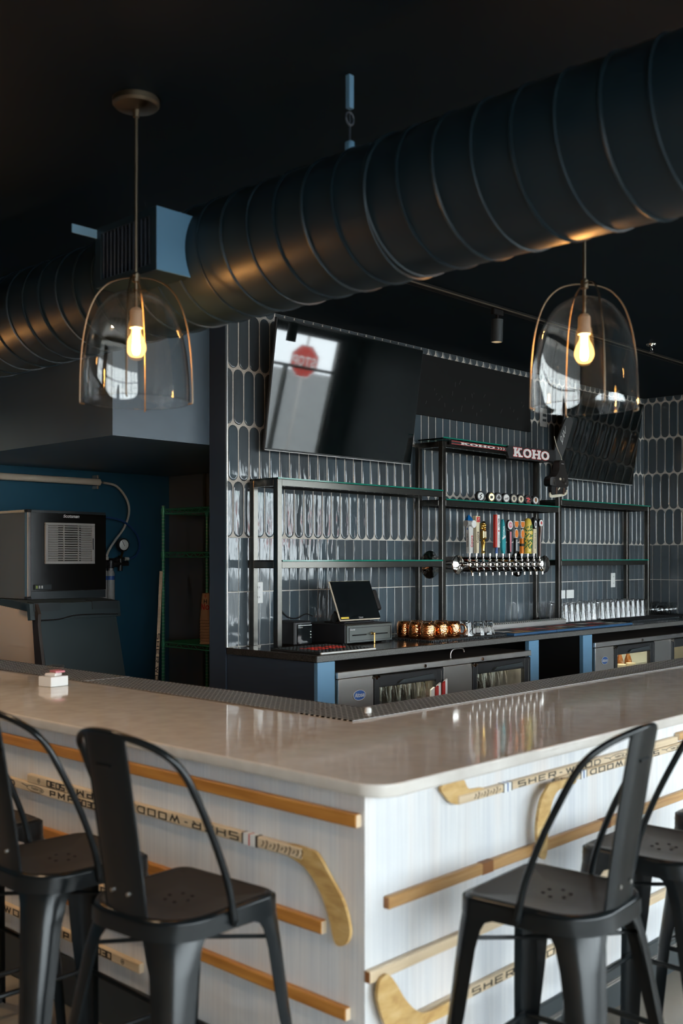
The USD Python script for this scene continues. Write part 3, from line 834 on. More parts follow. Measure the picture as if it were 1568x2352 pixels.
# ---- hockey sticks screwed to the bar front
def stick(label, F, at, u0, u1, v, h, wood_, blade=None, texts=(), bands=(), marks=None, ends=(), logos=(), depth=0.021, blade_out=0.0, group=None, burns=(), cols=None):
    base = np.array(at) + F @ np.array([(u0 + u1) / 2, v, 0.0])
    t = Thing('hockey_stick', label, 'hockey stick', base, group=group)
    rect = rbox(u0, u1, v - h / 2, v + h / 2, 0.0005, depth, 0.003)
    t.part('shaft', place(rect, F, at), wood_, world=True)
    if blade is not None:
        pl = Polygon(spline(blade, 4, True)).buffer(0)
        t.part('blade', place(extrude(pl, 0.010), F, np.array(at) + F @ np.array([0, 0, .006 + blade_out])), 'blade_wood', world=True)
    for s, uc, width, hh, flip in texts:
        g, w = square_text(s, 1.0, 1.02, .58, .2) if s[0] == 'S' else square_text(s, 1.0, .80, .26, .24)
        m = extrude(g, 0.0006)
        sc = (width / w, hh, 1)
        m = place(m, np.eye(3), scale=sc, base=(width / 2, hh / 2))
        t.part('lettering', place(m, F, np.array(at) + F @ np.array([uc, v, depth]), rot=PI if flip else 0), 'black_ink', world=True)
    for b0, b1, mm in bands:
        t.part('stripe', place(box(b0, b1, v - h / 2 - .0006, v + h / 2 + .0006, 0.0006, depth + .0006), F, at), mm, world=True)
    for b0, b1, mm in burns:
        t.part('dark_stain', place(box(b0, b1, v - h / 2 - .0004, v + h / 2 + .0004, 0.0006, depth + .0004), F, at), mm, world=True)
    if marks:
        a, b, n, zz, flip = marks
        ms = []
        for k in range(n):
            u = a + (b - a) * (k + .5) / n
            hh = h * (.55 + .28 * math.sin(k * 2.1))
            p = [(u - .006, zz - hh / 2), (u - .001, zz - hh / 2), (u + .007, zz + .2 * hh), (u + .004, zz + hh / 2), (u - .001, zz + hh / 2), (u + .002, zz + .1 * hh)]
            ms.append(place(extrude(p, .0006), F, np.array(at) + F @ np.array([0, 0, depth])))
        t.part('burnt_marks', cat(ms), 'burnt_mark', world=True)
    for e in ends:
        t.part('end_cap', place(box(e - .0006, e + .0006, v - h / 2 + .002, v + h / 2 - .002, .002, depth - .002), F, at), 'end_grain' if cols is None else cols, world=True)
    for kind, uc, vv, ww, hh in logos:
        if kind == 'oval':
            el = affinity.scale(Point(0, 0).buffer(1, 20), ww / 2, hh / 2)
            g = el.difference(affinity.scale(Point(0, 0).buffer(1, 20), ww / 2 - .0022, hh / 2 - .0022)).union(LineString([(-ww * .45, hh * .1), (-ww * .8, hh * .35)]).buffer(.0012))
            m = cat(extrude(g, .0006), place(txt('Feather Lite', hh * .42), base=(hh * 1.1, hh * .18)))
        else:
            g = Point(0, 0).buffer(ww / 2, 16).difference(Point(0, 0).buffer(ww / 2 - .002, 16)).union(Point(0, 0).buffer(ww / 5, 8))
            m = extrude(g, .0006)
        t.part('logo', place(m, F, np.array(at) + F @ np.array([uc, vv, depth])), 'black_ink', world=True)
    return t


A1, A2 = (2.0445, 0, 0), (0, 1.8495, 0)          # faces of the two panels
GL, GR = 'sticks on the left side of the bar', 'sticks on the right side of the bar'
rv = lambda pts: [(-y, z) for y, z in pts]
stick('topmost amber stick shaft on the left side of the bar', FX, A1, -4.4, -1.862, .904, .037, 'amber_wood', ends=(-1.862,), group=GL)
stick('pale stick printed upside down, its yellow blade curving down near the bar corner', FX, A1, -3.534, -2.07, .778, .032, 'pale_wood',
      blade=rv([(2.16, .770), (2.13, .7945), (2.044, .796), (2.008, .786), (1.961, .735), (1.914, .682), (1.892, .629), (1.889, .597), (1.903, .569), (1.932, .557), (1.949, .570), (1.967, .624), (2.002, .688), (2.063, .743)]),
      texts=[('SHER-WOOD', -2.585, .50, .020, True), ('P.M.P.', -3.1825, .165, .019, True), ('5030', -3.335, .115, .019, True)], bands=[(-2.318, -2.311, 'black_ink'), (-2.311, -2.288, 'ink_white'), (-2.288, -2.282, 'ink_red'), (-2.282, -2.258, 'ink_white'), (-2.258, -2.249, 'black_ink')],
      marks=(-2.235, -2.06, 11, .778, True), ends=(-3.534,), logos=[('round', -3.45, .778, .018, .018)], group=GL)
stick('pale stick printed upright just under the end of the upside down one, left side', FX, A1, -4.4, -2.98, .7445, .032, 'pale_wood', texts=[('P.M.P.', -3.2875, .165, .019, False), ('5030', -3.135, .115, .019, False), ('SHER-WOOD', -3.875, .50, .020, False)], ends=(-2.98,), logos=[('oval', -3.475, .7445, .12, .024)], group=GL)
stick('middle amber stick shaft beside the tip of the yellow blade', FX, A1, -4.4, -1.99, .592, .038, 'amber_wood', ends=(-1.99,), group=GL)
stick('pale printed stick behind the nearest left stool, below the middle amber shaft', FX, A1, -4.4, -2.86, .465, .030, 'pale_wood', texts=[('SHER-WOOD', -3.2, .50, .019, False)], ends=(-2.86,), group=GL)
stick('lowest amber stick shaft on the left side of the bar', FX, A1, -4.4, -1.90, .381, .035, 'amber_wood', ends=(-1.90,), group=GL)
stick('lowest pale printed stick on the left side, its blunt end showing between stool legs', FX, A1, -4.4, -2.826, .253, .034, 'pale_wood', texts=[('SHER-WOOD', -3.73, .5, .021, False), ('P.M.P.', -3.1975, .165, .021, False), ('5030', -3.045, .115, .021, False)], ends=(-2.826,), logos=[('round', -2.92, .253, .018, .018)], group=GL)

stick('pale printed stick just under the bar top, blade turned up near the corner', FY, A2, 2.43, 3.83, .8965, .0255, 'pale_wood',
      blade=[(2.352, .945), (2.40, .965), (2.455, .955), (2.485, .921), (2.56, .912), (2.56, .886), (2.47, .884), (2.432, .8845), (2.397, .895), (2.372, .918)],
      texts=[('SHER-WOOD', 2.985, .50, .0165, False)], bands=[(2.652, 2.657, 'black_ink'), (2.657, 2.672, 'ink_white'), (2.672, 2.679, 'ink_blue'), (2.679, 2.694, 'ink_white'), (2.694, 2.700, 'black_ink')],
      marks=(2.50, 2.64, 9, .8965, False), logos=[('oval', 3.36, .8965, .12, .020)], ends=(3.83,), group=GR)
stick('pale stick printed upside down under the first, its narrow blade hanging down', FY, A2, 2.97, 5.4, .8685, .0255, 'pale_wood',
      blade=[(2.852, .866), (2.875, .881), (2.95, .8805), (3.02, .880), (3.02, .857), (2.921, .852), (2.880, .815), (2.862, .757), (2.855, .692), (2.850, .658), (2.833, .647), (2.805, .672), (2.795, .737), (2.803, .793), (2.822, .840)],
      texts=[('SHER-WOOD', 3.42, .50, .0165, True)], bands=[(3.105, 3.110, 'black_ink'), (3.110, 3.122, 'ink_white'), (3.122, 3.130, 'ink_blue'), (3.130, 3.142, 'ink_white'), (3.142, 3.147, 'black_ink')],
      marks=(2.90, 3.08, 10, .8685, False), logos=[('oval', 3.79, .8685, .12, .020)], blade_out=0.034, group=GR)
stick('brown stick shaft with dark stains, its square end near the bar corner', FY, A2, 2.119, 5.4, .672, .034, 'tan_wood', burns=[(2.545, 2.60, 'burnt_wood'), (3.25, 3.31, 'burnt_wood'), (3.90, 3.95, 'burnt_wood')], ends=(2.119,), cols='burnt_wood', group=GR)
stick('plain pale stick shaft above the big turned up blade, right side', FY, A2, 2.043, 5.4, .494, .033, 'pale_wood', ends=(2.043,), cols='burnt_wood', group=GR)
stick('lowest printed stick on the right side with the big turned up blade', FY, A2, 2.24, 5.4, .3215, .031, 'pale_wood',
      blade=[(2.062, .478), (2.080, .492), (2.100, .492), (2.130, .460), (2.171, .403), (2.228, .352), (2.29, .3375), (2.40, .337), (2.40, .3065), (2.249, .307), (2.18, .309), (2.120, .330), (2.085, .365), (2.062, .418), (2.056, .451)],
      texts=[('SHER-WOOD', 2.745, .50, .0185, False)], bands=[(2.415, 2.420, 'black_ink'), (2.420, 2.432, 'ink_white'), (2.432, 2.439, 'ink_blue'), (2.439, 2.452, 'ink_white'), (2.452, 2.458, 'black_ink')],
      marks=(2.27, 2.40, 8, .3215, False), blade_out=0.02, group=GR)
stick('short brown stick end under the bar top at the far right', FY, A2, 3.845, 5.4, .905, .03, 'tan_wood', ends=(3.845,), group=GR)

# ================================================================ STOOLS
SZ = 0.74


def make_stool(label, loc, rz):
    t = Thing('bar_stool', label, 'bar stool', loc, rz, 'black metal bar stools along the bar')
    w, d = 0.375, 0.375
    ol = rounded(w, d, (.125, .125, .05, .05), 8)
    sc = [(0.012, SZ - .052), (0.0, SZ - .050), (0.0, SZ - .012), (0.004, SZ - .004), (0.011, SZ), (0.018, SZ - .001), (0.040, SZ - .006), (0.09, SZ - .011), (0.12, SZ - .012)]
    t.part('seat', loft(ol, sc, cap_bottom=False), 'stool_black', smooth=45)
    inner = loft(ol, [(0.020, SZ - .0005), (0.040, SZ - .0055), (0.09, SZ - .0105), (0.12, SZ - .0115)], cap_bottom=False)
    t.part('seat_dish', inner, 'stool_seat_black', smooth=45)
    holes = []
    for a in range(6):
        x, y = .035 * math.cos(a * PI / 3), .035 * math.sin(a * PI / 3)
        holes.append(cyl((x, y, SZ - .0118), (x, y, SZ - .0100), .005, 10))
    t.part('drain_holes', cat(holes), 'matte_black', kind='stuff')
    for s in (-1, 1):
        t.part('seat_rivet', cyl((s * .150, w / 2 - .002, SZ - .030), (s * .150, w / 2 + .003, SZ - .030), .006, 10), 'stainless')
        t.part('seat_rivet', cyl((s * (w / 2 - .002), .120, SZ - .030), (s * (w / 2 + .003), .120, SZ - .030), .006, 10), 'stainless')
    # apron and legs: bent sheet, each leg an angle with a round corner, narrow and splayed at the foot
    for sx, sy in ((-1, 1), (1, 1), (-1, -1), (1, -1)):
        rc = .05 if sy > 0 else .125
        rings = []
        back = sy < 0
        for z, arm, out, rr in ((SZ - .010, .155, .0005, rc), (SZ - .045, .152, .0015, rc), (SZ - .049, .150, .0015, rc), (SZ - .051, .034 if back else .060, -.017 if back else .001, .078 if back else .050), (SZ - .060, .022 if back else .040, -.015 if back else .002, .076 if back else .049),
                                (SZ - .080, .016 if back else .032, -.011 if back else .004, .072 if back else .047), (SZ - .13, .015 if back else .027, -.002 if back else .008, .064 if back else .043), (SZ - .30, .016 if back else .023, .018 if back else .022, .048 if back else .038),
                                (.30, .018, .036, .036 if back else .032), (0.012, .015, .052, .026), (0.0, .014, .053, .026)):
            r = max(rr, .018)
            X, Y = w / 2 + out, d / 2 + out
            arm2 = max(0.001, min(arm, X - r))
            path = [(X - r - arm2, Y)] + [(X - r + r * math.sin(a), Y - r + r * math.cos(a)) for a in np.linspace(0, PI / 2, 9)] + [(X, Y - r - arm2)]
            pa = np.array(path)
            tt = np.gradient(pa, axis=0)
            nn = np.stack([tt[:, 1], -tt[:, 0]], 1)
            nn /= np.linalg.norm(nn, axis=1, keepdims=True)
            ring = np.vstack([pa, (pa - nn * .003)[::-1]])
            rings.append(np.column_stack([ring[:, 0] * sx, ring[:, 1] * sy, np.full(len(ring), z)]))
        n = len(rings[0])
        v, f = np.vstack(rings), []
        for k in range(len(rings) - 1):
            for i in range(n):
                j = (i + 1) % n
                f += [[k * n + i, (k + 1) * n + i, (k + 1) * n + j], [k * n + i, (k + 1) * n + j, k * n + j]]
        m = trimesh.Trimesh(v, np.array(f), process=False)
        if sx * sy > 0:
            m.invert()
        m.invert()
        lg = t.part('leg', m, 'stool_black', smooth=50)
        fx, fy = sx * (w / 2 + .040), sy * (d / 2 + .040)
        t.part('rubber_foot', cyl((fx, fy, 0), (fx, fy, .012), .016, 10), 'rubber', lg)
    # rails under the seat and the foot rails
    e = w / 2 + .003
    for s in (-1, 1):
        t.part('cross_brace', tube([(-s * (e - .036), -e + .036, SZ - .118), (0, 0, SZ - .118 + s * .0065), (s * (e - .014), e - .014, SZ - .118)], .0060, 8), 'stool_black')
    q = w / 2 + .026
    for k, (a, b) in enumerate((((-q, q), (q, q)), ((q, q), (q, -q)), ((q, -q), (-q, -q)), ((-q, -q), (-q, q)))):
        t.part('foot_rail', cyl((*a, .285), (*b, .285), .0085, 10), 'stool_black')
    # hoop back and splat
    hw = .197
    hp = [(-hw, 0.005, SZ - .034), (-hw, -.015, SZ + .06), (-hw + .001, -.062, SZ + .18), (-hw + .001, -.120, SZ + .295), (-hw + .010, -.152, SZ + .356), (-.168, -.182, SZ + .396), (-.122, -.211, SZ + .424), (-.058, -.235, SZ + .441), (0, -.242, SZ + .446)]
    hp = hp + [(-x, y, z) for x, y, z in hp[-2::-1]]
    t.part('back_hoop', tube(spline(hp, 5), .0093, 10), 'stool_black', smooth=60)
    for s in (-1, 1):
        t.part('hoop_bolt', cyl((s * (hw - .012), .005, SZ - .034), (s * (hw + .013), .005, SZ - .034), .008, 10), 'stool_black')
    hs, hw2 = .463, .073
    sp = Polygon([(-hw2 + .004, 0), (hw2 - .004, 0), (hw2, .06), (hw2, hs - .012), (hw2 - .006, hs), (-hw2 + .006, hs), (-hw2, hs - .012), (-hw2, .06)])
    m = extrude(sp, .0026).subdivide_to_size(.03)
    v = np.array(m.vertices)
    u, hgt, wd = v[:, 0], v[:, 1], v[:, 2]
    s_ = hgt / hs
    yb = -d / 2 + .012 - .072 * s_ ** 1.2
    m.vertices = np.stack([u, yb - wd + .010 * (np.abs(u) / hw2) ** 4, SZ - .030 + (hs + .008) * s_], 1)
    t.part('back_splat', m, 'stool_black', smooth=40)
    zg_ = SZ - .030 + (hs + .008) * .84
    t.part('grip_bead', tube([(-.024, -d / 2 + .0075 - .072 * .84 ** 1.2, zg_), (.024, -d / 2 + .0075 - .072 * .84 ** 1.2, zg_)], .0042, 8), 'stool_black')
    t.part('splat_flange', cat(*[tube([(sx * hw2, -d / 2 + .012 - .072 * q_ ** 1.2 + .009, SZ - .03 + (hs + .008) * q_) for q_ in np.linspace(0.02, 0.985, 8)], .0045, 6) for sx in (-1, 1)]), 'stool_black', smooth=50)
    t.part('splat_bolt', cat(*[cyl((s * .03, -d / 2 + .010, SZ + .05), (s * .03, -d / 2 - .004, SZ + .05), .005, 8) for s in (-1, 1)]), 'stainless')
    return t


stool = make_stool('nearest black metal stool on the left side, its back splat wholly in view', (1.655, 2.140, 0), math.radians(-86))
stool.dup((1.645, 2.675, 0), math.radians(-92), 'black metal stool on the left side standing second from the bar corner')
stool.dup((1.645, 3.255, 0), math.radians(-91), 'black metal stool furthest left, only its seat edge in the photo')
stool.dup((2.352, 1.455, 0), math.radians(4), 'nearest black metal stool on the right side, slotted splat in full view')
stool.dup((2.955, 1.455, 0), math.radians(2), 'black metal stool on the right side, second from the bar corner')
stool.dup((3.53, 1.435, 0), math.radians(1), 'black metal stool at the right edge, furthest along the right side')

# ================================================================ BACK BAR
CT, CB, CY = 1.07, 1.03, 3.99            # worktop top, underside and front edge
t = Thing('back_counter', 'black speckled stone worktop of the back bar', 'worktop', (6.6, 4.37, CB))
t.part('stone_slab', rbox(XW, XR - .002, CY, YW - .005, CB, CT, .004), 'granite', world=True)
t.part('front_edge', rbox(XW + .002, XR - .004, CY - .003, CY + .001, CB + .003, CT - .004, .001), 'granite_edge', world=True)
t = Thing('end_panel', 'navy panel and pale blue post closing the near end of the back bar', 'cabinet panel', (4.09, 4.37, 0))
t.part('side_panel', box(4.032, 4.060, 4.02, YW - .004, 0, CB - .001), 'navy_paint', world=True)
t.part('corner_post', rbox(4.030, 4.168, CY + .002, 4.02, 0, CB - .001, .002), 'blue_paint', world=True)
for x0, x1, lab in ((6.097, 6.222, 'blue post under the back worktop at the right end of the first cooler'), (6.815, 6.945, 'blue post under the back worktop left of the second cooler')):
    solo('counter_post', rbox(x0, x1, CY + .002, CY + .034, 0, CB - .001, .002), 'blue_paint', lab, 'post')
solo('cavity_back', cat(box(6.10, 6.95, 4.60, 4.62, 0, CB - .001), box(6.20, 6.22, CY + .036, 4.60, 0, CB - .001), box(6.82, 6.84, CY + .036, 4.60, 0, CB - .001)), 'matte_black', 'black lining of the open bay between the two blue posts', 'panel')


def cooler(label, x0, x1, splits, logo_x, posts, zs):
    """Under-counter cooler; splits: (kind, x from, x to) along its front."""
    yf, yb, zt = 3.975, 4.68, 0.968
    t = Thing('bar_cooler', label, 'cooler', ((x0 + x1) / 2, 4.3, 0))
    t.part('cabinet', cat(box(x0, x0 + .02, yf + .03, yb, .10, zt - .04), box(x1 - .02, x1, yf + .03, yb, .10, zt - .04), box(x0 + .02, x1 - .02, yb - .03, yb, .10, zt - .04), box(x0, x1, yf + .03, yb, 0, .10)), 'stainless_brushed', world=True)
    t.part('liner', cat(box(x0 + .02, x1 - .02, yb - .05, yb - .031, .101, zt - .075), box(x0 + .02, x1 - .02, yf + .06, yb - .05, .101, .12), box(x0 + .02, x1 - .02, yf + .06, yb - .05, zt - .075, zt - .06)), 'cream_cooler', world=True)
    t.part('interior_light', cat(*[box(a + .05, b - .05, yf + .08, yf + .095, zt - .083, zt - .0755) for k, a, b in splits if k == 'door']), 'cooler_led', world=True)
    t.part('shelf', cat(*[box(a + .01, b - .01, yf + .075, yb - .055, zs, zs + .006) for k, a, b in splits if k == 'door']), 'stainless_brushed', world=True)
    t.part('top_lip', rbox(x0 - .004, x1 + .004, yf - .004, yf + .022, zt - .038, zt, .003), 'stainless', world=True)
    t.part('top_panel', box(x0, x1, yf + .022, yb, zt - .038, zt - .002), 'cooler_top', world=True)
    for k, a, b in splits:
        if k == 'panel':
            t.part('front_panel', rbox(a, b, yf, yf + .028, .10, zt - .041, .003), 'stainless', world=True)
        else:
            fr = cat(rbox(a + .002, a + .045, yf - .006, yf + .028, .10, zt - .046, .004), rbox(b - .075, b - .002, yf - .006, yf + .028, .10, zt - .046, .004), rbox(a + .045, b - .075, yf - .006, yf + .028, zt - .115, zt - .046, .004), rbox(a + .045, b - .075, yf - .006, yf + .028, .10, .17, .004))
            d = t.part('door', fr, 'black_plastic', world=True)
            t.part('glass', box(a + .045, b - .075, yf + .006, yf + .012, .17, zt - .115), 'cooler_glass', d, world=True)
            t.part('trim', box(b - .034, b - .029, yf - .0075, yf - .006, .12, zt - .06), 'stainless', d, world=True)
            hd = [(a + .30 * (b - a), zt - .100), (a + .36 * (b - a), zt - .082), (a + .80 * (b - a), zt - .070), (a + .82 * (b - a), zt - .098)]
            t.part('handle', place(extrude(hd, .018), FY, (0, yf - .006, 0)), 'charcoal_plastic', d, world=True)
            t.part('hinge', cat(rbox(a - .012, a + .040, yf - .014, yf - .004, zt - .058, zt - .046, .003), cyl((a + .01, yf - .012, zt - .064), (a + .01, yf - .012, zt - .042), .008, 10)), 'chrome', d, world=True)
    for x in posts:
        t.part('lock', cat(cyl((x, yf - .012, zt - .020), (x, yf - .003, zt - .020), .011, 14), cyl((x, yf - .016, zt - .020), (x, yf - .012, zt - .020), .006, 10)), 'chrome', world=True)
    el = affinity.scale(Point(0, 0).buffer(1, 24), .052, .030)
    b = t.part('badge', place(extrude(el, .003), FY, (logo_x, yf - .0005, .826)), 'ink_blue', world=True)
    t.part('badge_rim', place(extrude(el.difference(affinity.scale(el, .93, .90)), .0045), FY, (logo_x, yf - .0005, .826)), 'silver_paint', b, world=True)
    w = txt('Atosa', .022, .0012, True)
    t.part('badge_lettering', place(w, FY, (logo_x, yf - .0032, .826), base=(w.bounds[1, 0] / 2, .010), shear=.15), 'silver_paint', b, world=True)
    for x in (x0 + .06, x1 - .06):
        pass
    return t


cooler('stainless bar cooler with two glass doors and a blue oval badge, nearer end', 4.175, 6.09, [('panel', 4.178, 4.47), ('door', 4.472, 5.12), ('panel', 5.122, 5.42), ('door', 5.422, 6.085)], 4.345, (4.93, 5.52), .695)
cooler('stainless bar cooler beyond the second blue post, bottles behind its glass', 6.96, 9.15, [('panel', 6.963, 7.24), ('door', 7.242, 7.90), ('panel', 7.902, 8.20), ('door', 8.202, 9.145)], 7.095, (7.68, 8.42), .625)
t = Thing('wall_hook', 'bent steel rod handle showing above the first cooler', 'handle', (5.18, 3.985, .968))
t.part('rod', tube(spline([(5.25, 4.02, .969), (5.25, 4.02, 1.0), (5.28, 4.02, 1.022), (5.36, 4.02, 1.024), (5.385, 4.02, 1.012), (5.39, 4.02, .999)], 5), 0.0048, 8), 'stainless_brushed', world=True)


# drinking glasses
def pint_shape(h=.150, rt=.044, rb=.031):
    """Upside down: the rim stands on the mat."""
    o = [(rt, 0), (rt - .002, .03), (rb + .002, h - .012), (rb, h - .003), (rb - .003, h)]
    i = [(rb - .005, h - .014), (rt - .0055, .03), (rt - .0035, .0015)]
    return lathe(o + [(.0001, h)] + [(.0001, h - .014)] + i, 18, closed=True)


def rocks_shape():
    prof = [(.044, 0), (.0435, .012), (.031, .088), (.029, .092), (.0001, .092), (.0001, .080), (.027, .080), (.0405, .012), (.0415, .001)]
    return lathe(prof, 8, closed=True)


def tulip_shape():
    prof = spline([(.029, 0), (.036, .02), (.040, .045), (.034, .075), (.020, .092), (.010, .098), (.030, .104), (.031, .108)], 3)
    inner = prof[::-1] - np.array([.0025, 0])
    return lathe(np.vstack([prof, [[.0001, .109]], [[.0001, .104]], np.maximum(inner[2:], [.0001, 0])]), 16, closed=True)


def mug_shape(label, loc, rz, group):
    t = Thing('copper_mug', label, 'mug', loc, rz, group)
    o = [(.040, .0), (.046, .012), (.050, .045), (.0485, .080), (.042, .100), (.036, .106), (.0001, .107)]
    i = [(.0001, .104), (.034, .102), (.045, .080), (.047, .045), (.043, .012), (.038, .0)]
    t.part('cup', lathe(np.vstack([spline(o, 3), np.array(i)]), 28, closed=True), 'copper_hammered', smooth=50)
    t.part('handle', tube(spline([(.046, 0, .024), (.066, 0, .022), (.082, 0, .040), (.080, 0, .066), (.064, 0, .082), (.046, 0, .080)], 5), .0055, 8), 'copper_smooth')
    return t


def mat_(label, x0, x1, y0, y1, z=CT + .0005, h=.014):
    t = Thing('bar_mat', label, 'bar mat', ((x0 + x1) / 2, (y0 + y1) / 2, z))
    t.part('mat_sheet', rbox(x0, x1, y0, y1, z + .004, z + h, .002), 'rubber', world=True)
    nb = int((x1 - x0) / .0165)
    t.part('rib', cat(*[box(x0 + (k + .3) * (x1 - x0) / nb, x0 + (k + .7) * (x1 - x0) / nb, y0 - .003, y0, z, z + h - .002) for k in range(nb)], *[box(x0 - .003, x0, y0 + (k + .3) * .0165, y0 + (k + .7) * .0165, z, z + h - .002) for k in range(int((y1 - y0) / .0165))]), 'charcoal_plastic', world=True, kind='stuff')
    return z + h


zm = mat_('black rubber mat under the copper mugs', 5.135, 5.95, 4.075, 4.43)
mugs = [(5.19, 4.155), (5.315, 4.150), (5.44, 4.145), (5.205, 4.265), (5.33, 4.26), (5.455, 4.255), (5.22, 4.345 + .03), (5.345, 4.37)]
mg = None
for k, (x, y) in enumerate(mugs):
    lab = 'hammered copper mug upside down, ' + ('nearest the cash drawer in the front row', 'second from the cash drawer in the front row', 'rightmost of the front row beside the glasses', 'nearest the cash drawer in the middle row', 'second from the cash drawer in the middle row', 'rightmost of the middle row', 'behind the first mug of the middle row', 'behind the second mug of the middle row')[k] + ' of mugs' * (k < 6)
    rz = (-.75, -.8, -.7, -.75, -.8, -.7, -.75, -.8)[k]
    mg = mug_shape(lab, (x, y, zm), rz, 'upside down copper mugs') if k == 0 else mg
    if k:
        mg.dup((x, y, zm), rz, lab)
rocks = None
for k, (x, y) in enumerate([(5.600, 4.15), (5.705, 4.135), (5.82, 4.135), (5.60, 4.26), (5.71, 4.25), (5.60, 4.36)]):
    lab = 'faceted tapered glass upside down, ' + ('next to the copper mugs in the front row', 'second from the copper mugs in the front row', 'furthest from the copper mugs in the front row', 'next to the mugs in the middle row', 'second from the mugs in the middle row', 'next to the mugs in the back row')[k]
    if rocks is None:
        rocks = Thing('rocks_glass', lab, 'glass', (x, y, zm), 0, 'upside down faceted glasses')
        rocks.part('tumbler', rocks_shape(), 'drink_glass', smooth=20)
    else:
        rocks.dup((x, y, zm), .2 * k, lab)

zp = mat_('black rubber mat under the left group of pint glasses', 7.30, 7.845, 4.425, 4.66)
zq = mat_('black rubber mat under the right group of pint glasses', 7.87, 8.73, 4.16, 4.705)
zr = mat_('black rubber mat under the short round glasses at the right end', 8.815, 9.18, 4.16, 4.705)
pint = None
ORD = 'first second third fourth fifth sixth seventh eighth ninth'.split()
ROW = ('front', 'middle', 'back')
spots = [(7.345 + .089 * i, 4.475 + .089 * j, zp) for j in range(2) for i in range(6) if 0 <= i < 6] + [(7.925 + .089 * i, 4.475 + .089 * j, zq) for j in range(3) for i in range(9)]
for k, (x, y, z) in enumerate(spots):
    lab_p = f'upside down pint glass, {ORD[k % 6 if k < 12 else (k - 12) % 9]} from the left in the {ROW[k // 6 if k < 12 else (k - 12) // 9]} row of the {("left", "right")[k >= 12]} mat'
    if pint is None:
        pint = Thing('pint_glass', lab_p, 'pint glass', (x, y, z), 0, 'upside down pint glasses on the back bar')
        pint.part('tumbler', pint_shape(), 'drink_glass', smooth=40)
    else:
        pint.dup((x, y, z), 0, lab_p)
tul = None
for j in range(3):
    for i in range(4):
        p = (8.862 + .088 * i, 4.40 + .09 * j, zr)
        if tul is None:
            tul = Thing('snifter_glass', f"short round upside down glass, {ORD[i]} from the left in its mat's {ROW[j]} row", 'glass', p, 0, 'upside down round glasses')
            tul.part('bowl', tulip_shape(), 'drink_glass', smooth=40)
        else:
            tul.dup(p, 0, f"short round upside down glass, {ORD[i]} from the left in its mat's {ROW[j]} row")
# glasses and bottles inside the coolers (stand on the shelves)
for (xs, lab, grp, hs) in (([4.67 + .09 * k for k in range(6)], 'nearer', 'pint glasses behind the first cooler door', (.7015, .682)),
                           ([5.64 + .09 * k for k in range(4)], 'second', 'pint glasses behind the second cooler door', (.7015, .682))):
    first = True
    for z in hs[:1]:
        for j, y in enumerate((4.09, 4.18, 4.27)):
            for i, x in enumerate(xs):
                pint.dup((x, y, z), 0, f'pint glass behind the {lab} cooler door, {ORD[i]} from the left in the {ROW[j]} row', grp)
for x, lab in ((7.60, 'amber bottle behind the right cooler glass, nearer the badge'), (7.735, 'amber bottle behind the right cooler glass, second from the badge')):
    b = Thing('beer_bottle', lab, 'bottle', (x, 4.12, .6315))
    b.part('bottle_body', lathe(spline([(.0001, 0), (.029, .001), (.030, .02), (.030, .13), (.022, .165), (.0135, .195), (.0125, .235), (.0001, .236)], 4), 18), 'amber_glass')
    b.part('paper_label', lathe([(.0303, .04), (.0306, .042), (.0306, .105), (.0303, .107)], 18), 'cream_paint')
    b.part('crown_cap', lathe([(.014, .232), (.0145, .234), (.0135, .240), (.0001, .241)], 12), 'gold')
for x, lab in ((7.51, 'squat cream jar in front of the bottles in the right cooler, nearer the badge'), (7.667, 'squat cream jar in front of the bottles in the right cooler, further right')):
    solo('squat_jar', lathe([(.0001, 0), (.038, 0), (.040, .01), (.040, .125), (.036, .13), (.0001, .131)], 18, (x, 4.06, .6315)), 'cream_paint', lab, 'jar')

# ---- steel drip tray box, menu tray
t = Thing('drain_tray', 'long stainless drain tray with a perforated top below the beer taps', 'drip tray', (6.55, 4.47, CT + .0005))
t.part('tray_body', rbox(5.97, 7.20, 4.37, 4.455, CT + .0005, CT + .050, .003), 'stainless_brushed', world=True)
t.part('tray_grate', rbox(5.975, 7.195, 4.374, 4.450, CT + .0502, CT + .054, .001), 'perforated_steel', world=True)
t = Thing('menu_tray', 'flat blue edged board with red and black menus in front of the drain tray', 'menu board', (6.7, 4.15, CT + .0005))
t.part('blue_board', cat(rbox(5.96, 6.50, 4.02, 4.34, CT + .0005, CT + .016, .002), rbox(6.505, 7.62, 4.02, 4.34, CT + .0005, CT + .016, .002)), 'tray_blue', world=True)
t.part('menu_sheet', box(5.975, 7.60, 4.035, 4.325, CT + .0162, CT + .0168), 'paper_dark', world=True)
r2 = np.random.default_rng(5)
for k in range(11):
    for j in range(3):
        x, y = 6.00 + .145 * k + r2.uniform(0, .015), 4.045 + .092 * j
        t.part('printed_strip', box(x, x + r2.uniform(.09, .125), y, y + r2.uniform(.04, .07), CT + .0169, CT + .0173), ('red_plastic', 'paper', 'paper_dark', 'kraft_paper', 'ink_red', 'paper')[int(r2.integers(6))], world=True)
t = Thing('counter_mat', 'black and red printed rubber mat at the near end of the back worktop', 'bar mat', (4.3, 4.2, CT + .0005))
t.part('mat_sheet', rbox(4.075, 4.53, 4.02, 4.42, CT + .0005, CT + .008, .002), 'rubber', world=True)
nub = []
for i in range(15):
    for j in range(13):
        nub.append(rbox(4.087 + .029 * i, 4.087 + .029 * i + .020, 4.035 + .029 * j, 4.035 + .029 * j + .016, CT + .008, CT + .013, .002))
red = [m for q, m in enumerate(nub) if 3 <= q // 13 <= 12 and 4 <= q % 13 <= 8 and (q * 7) % 5]
blk = [m for q, m in enumerate(nub) if not (3 <= q // 13 <= 12 and 4 <= q % 13 <= 8 and (q * 7) % 5)]
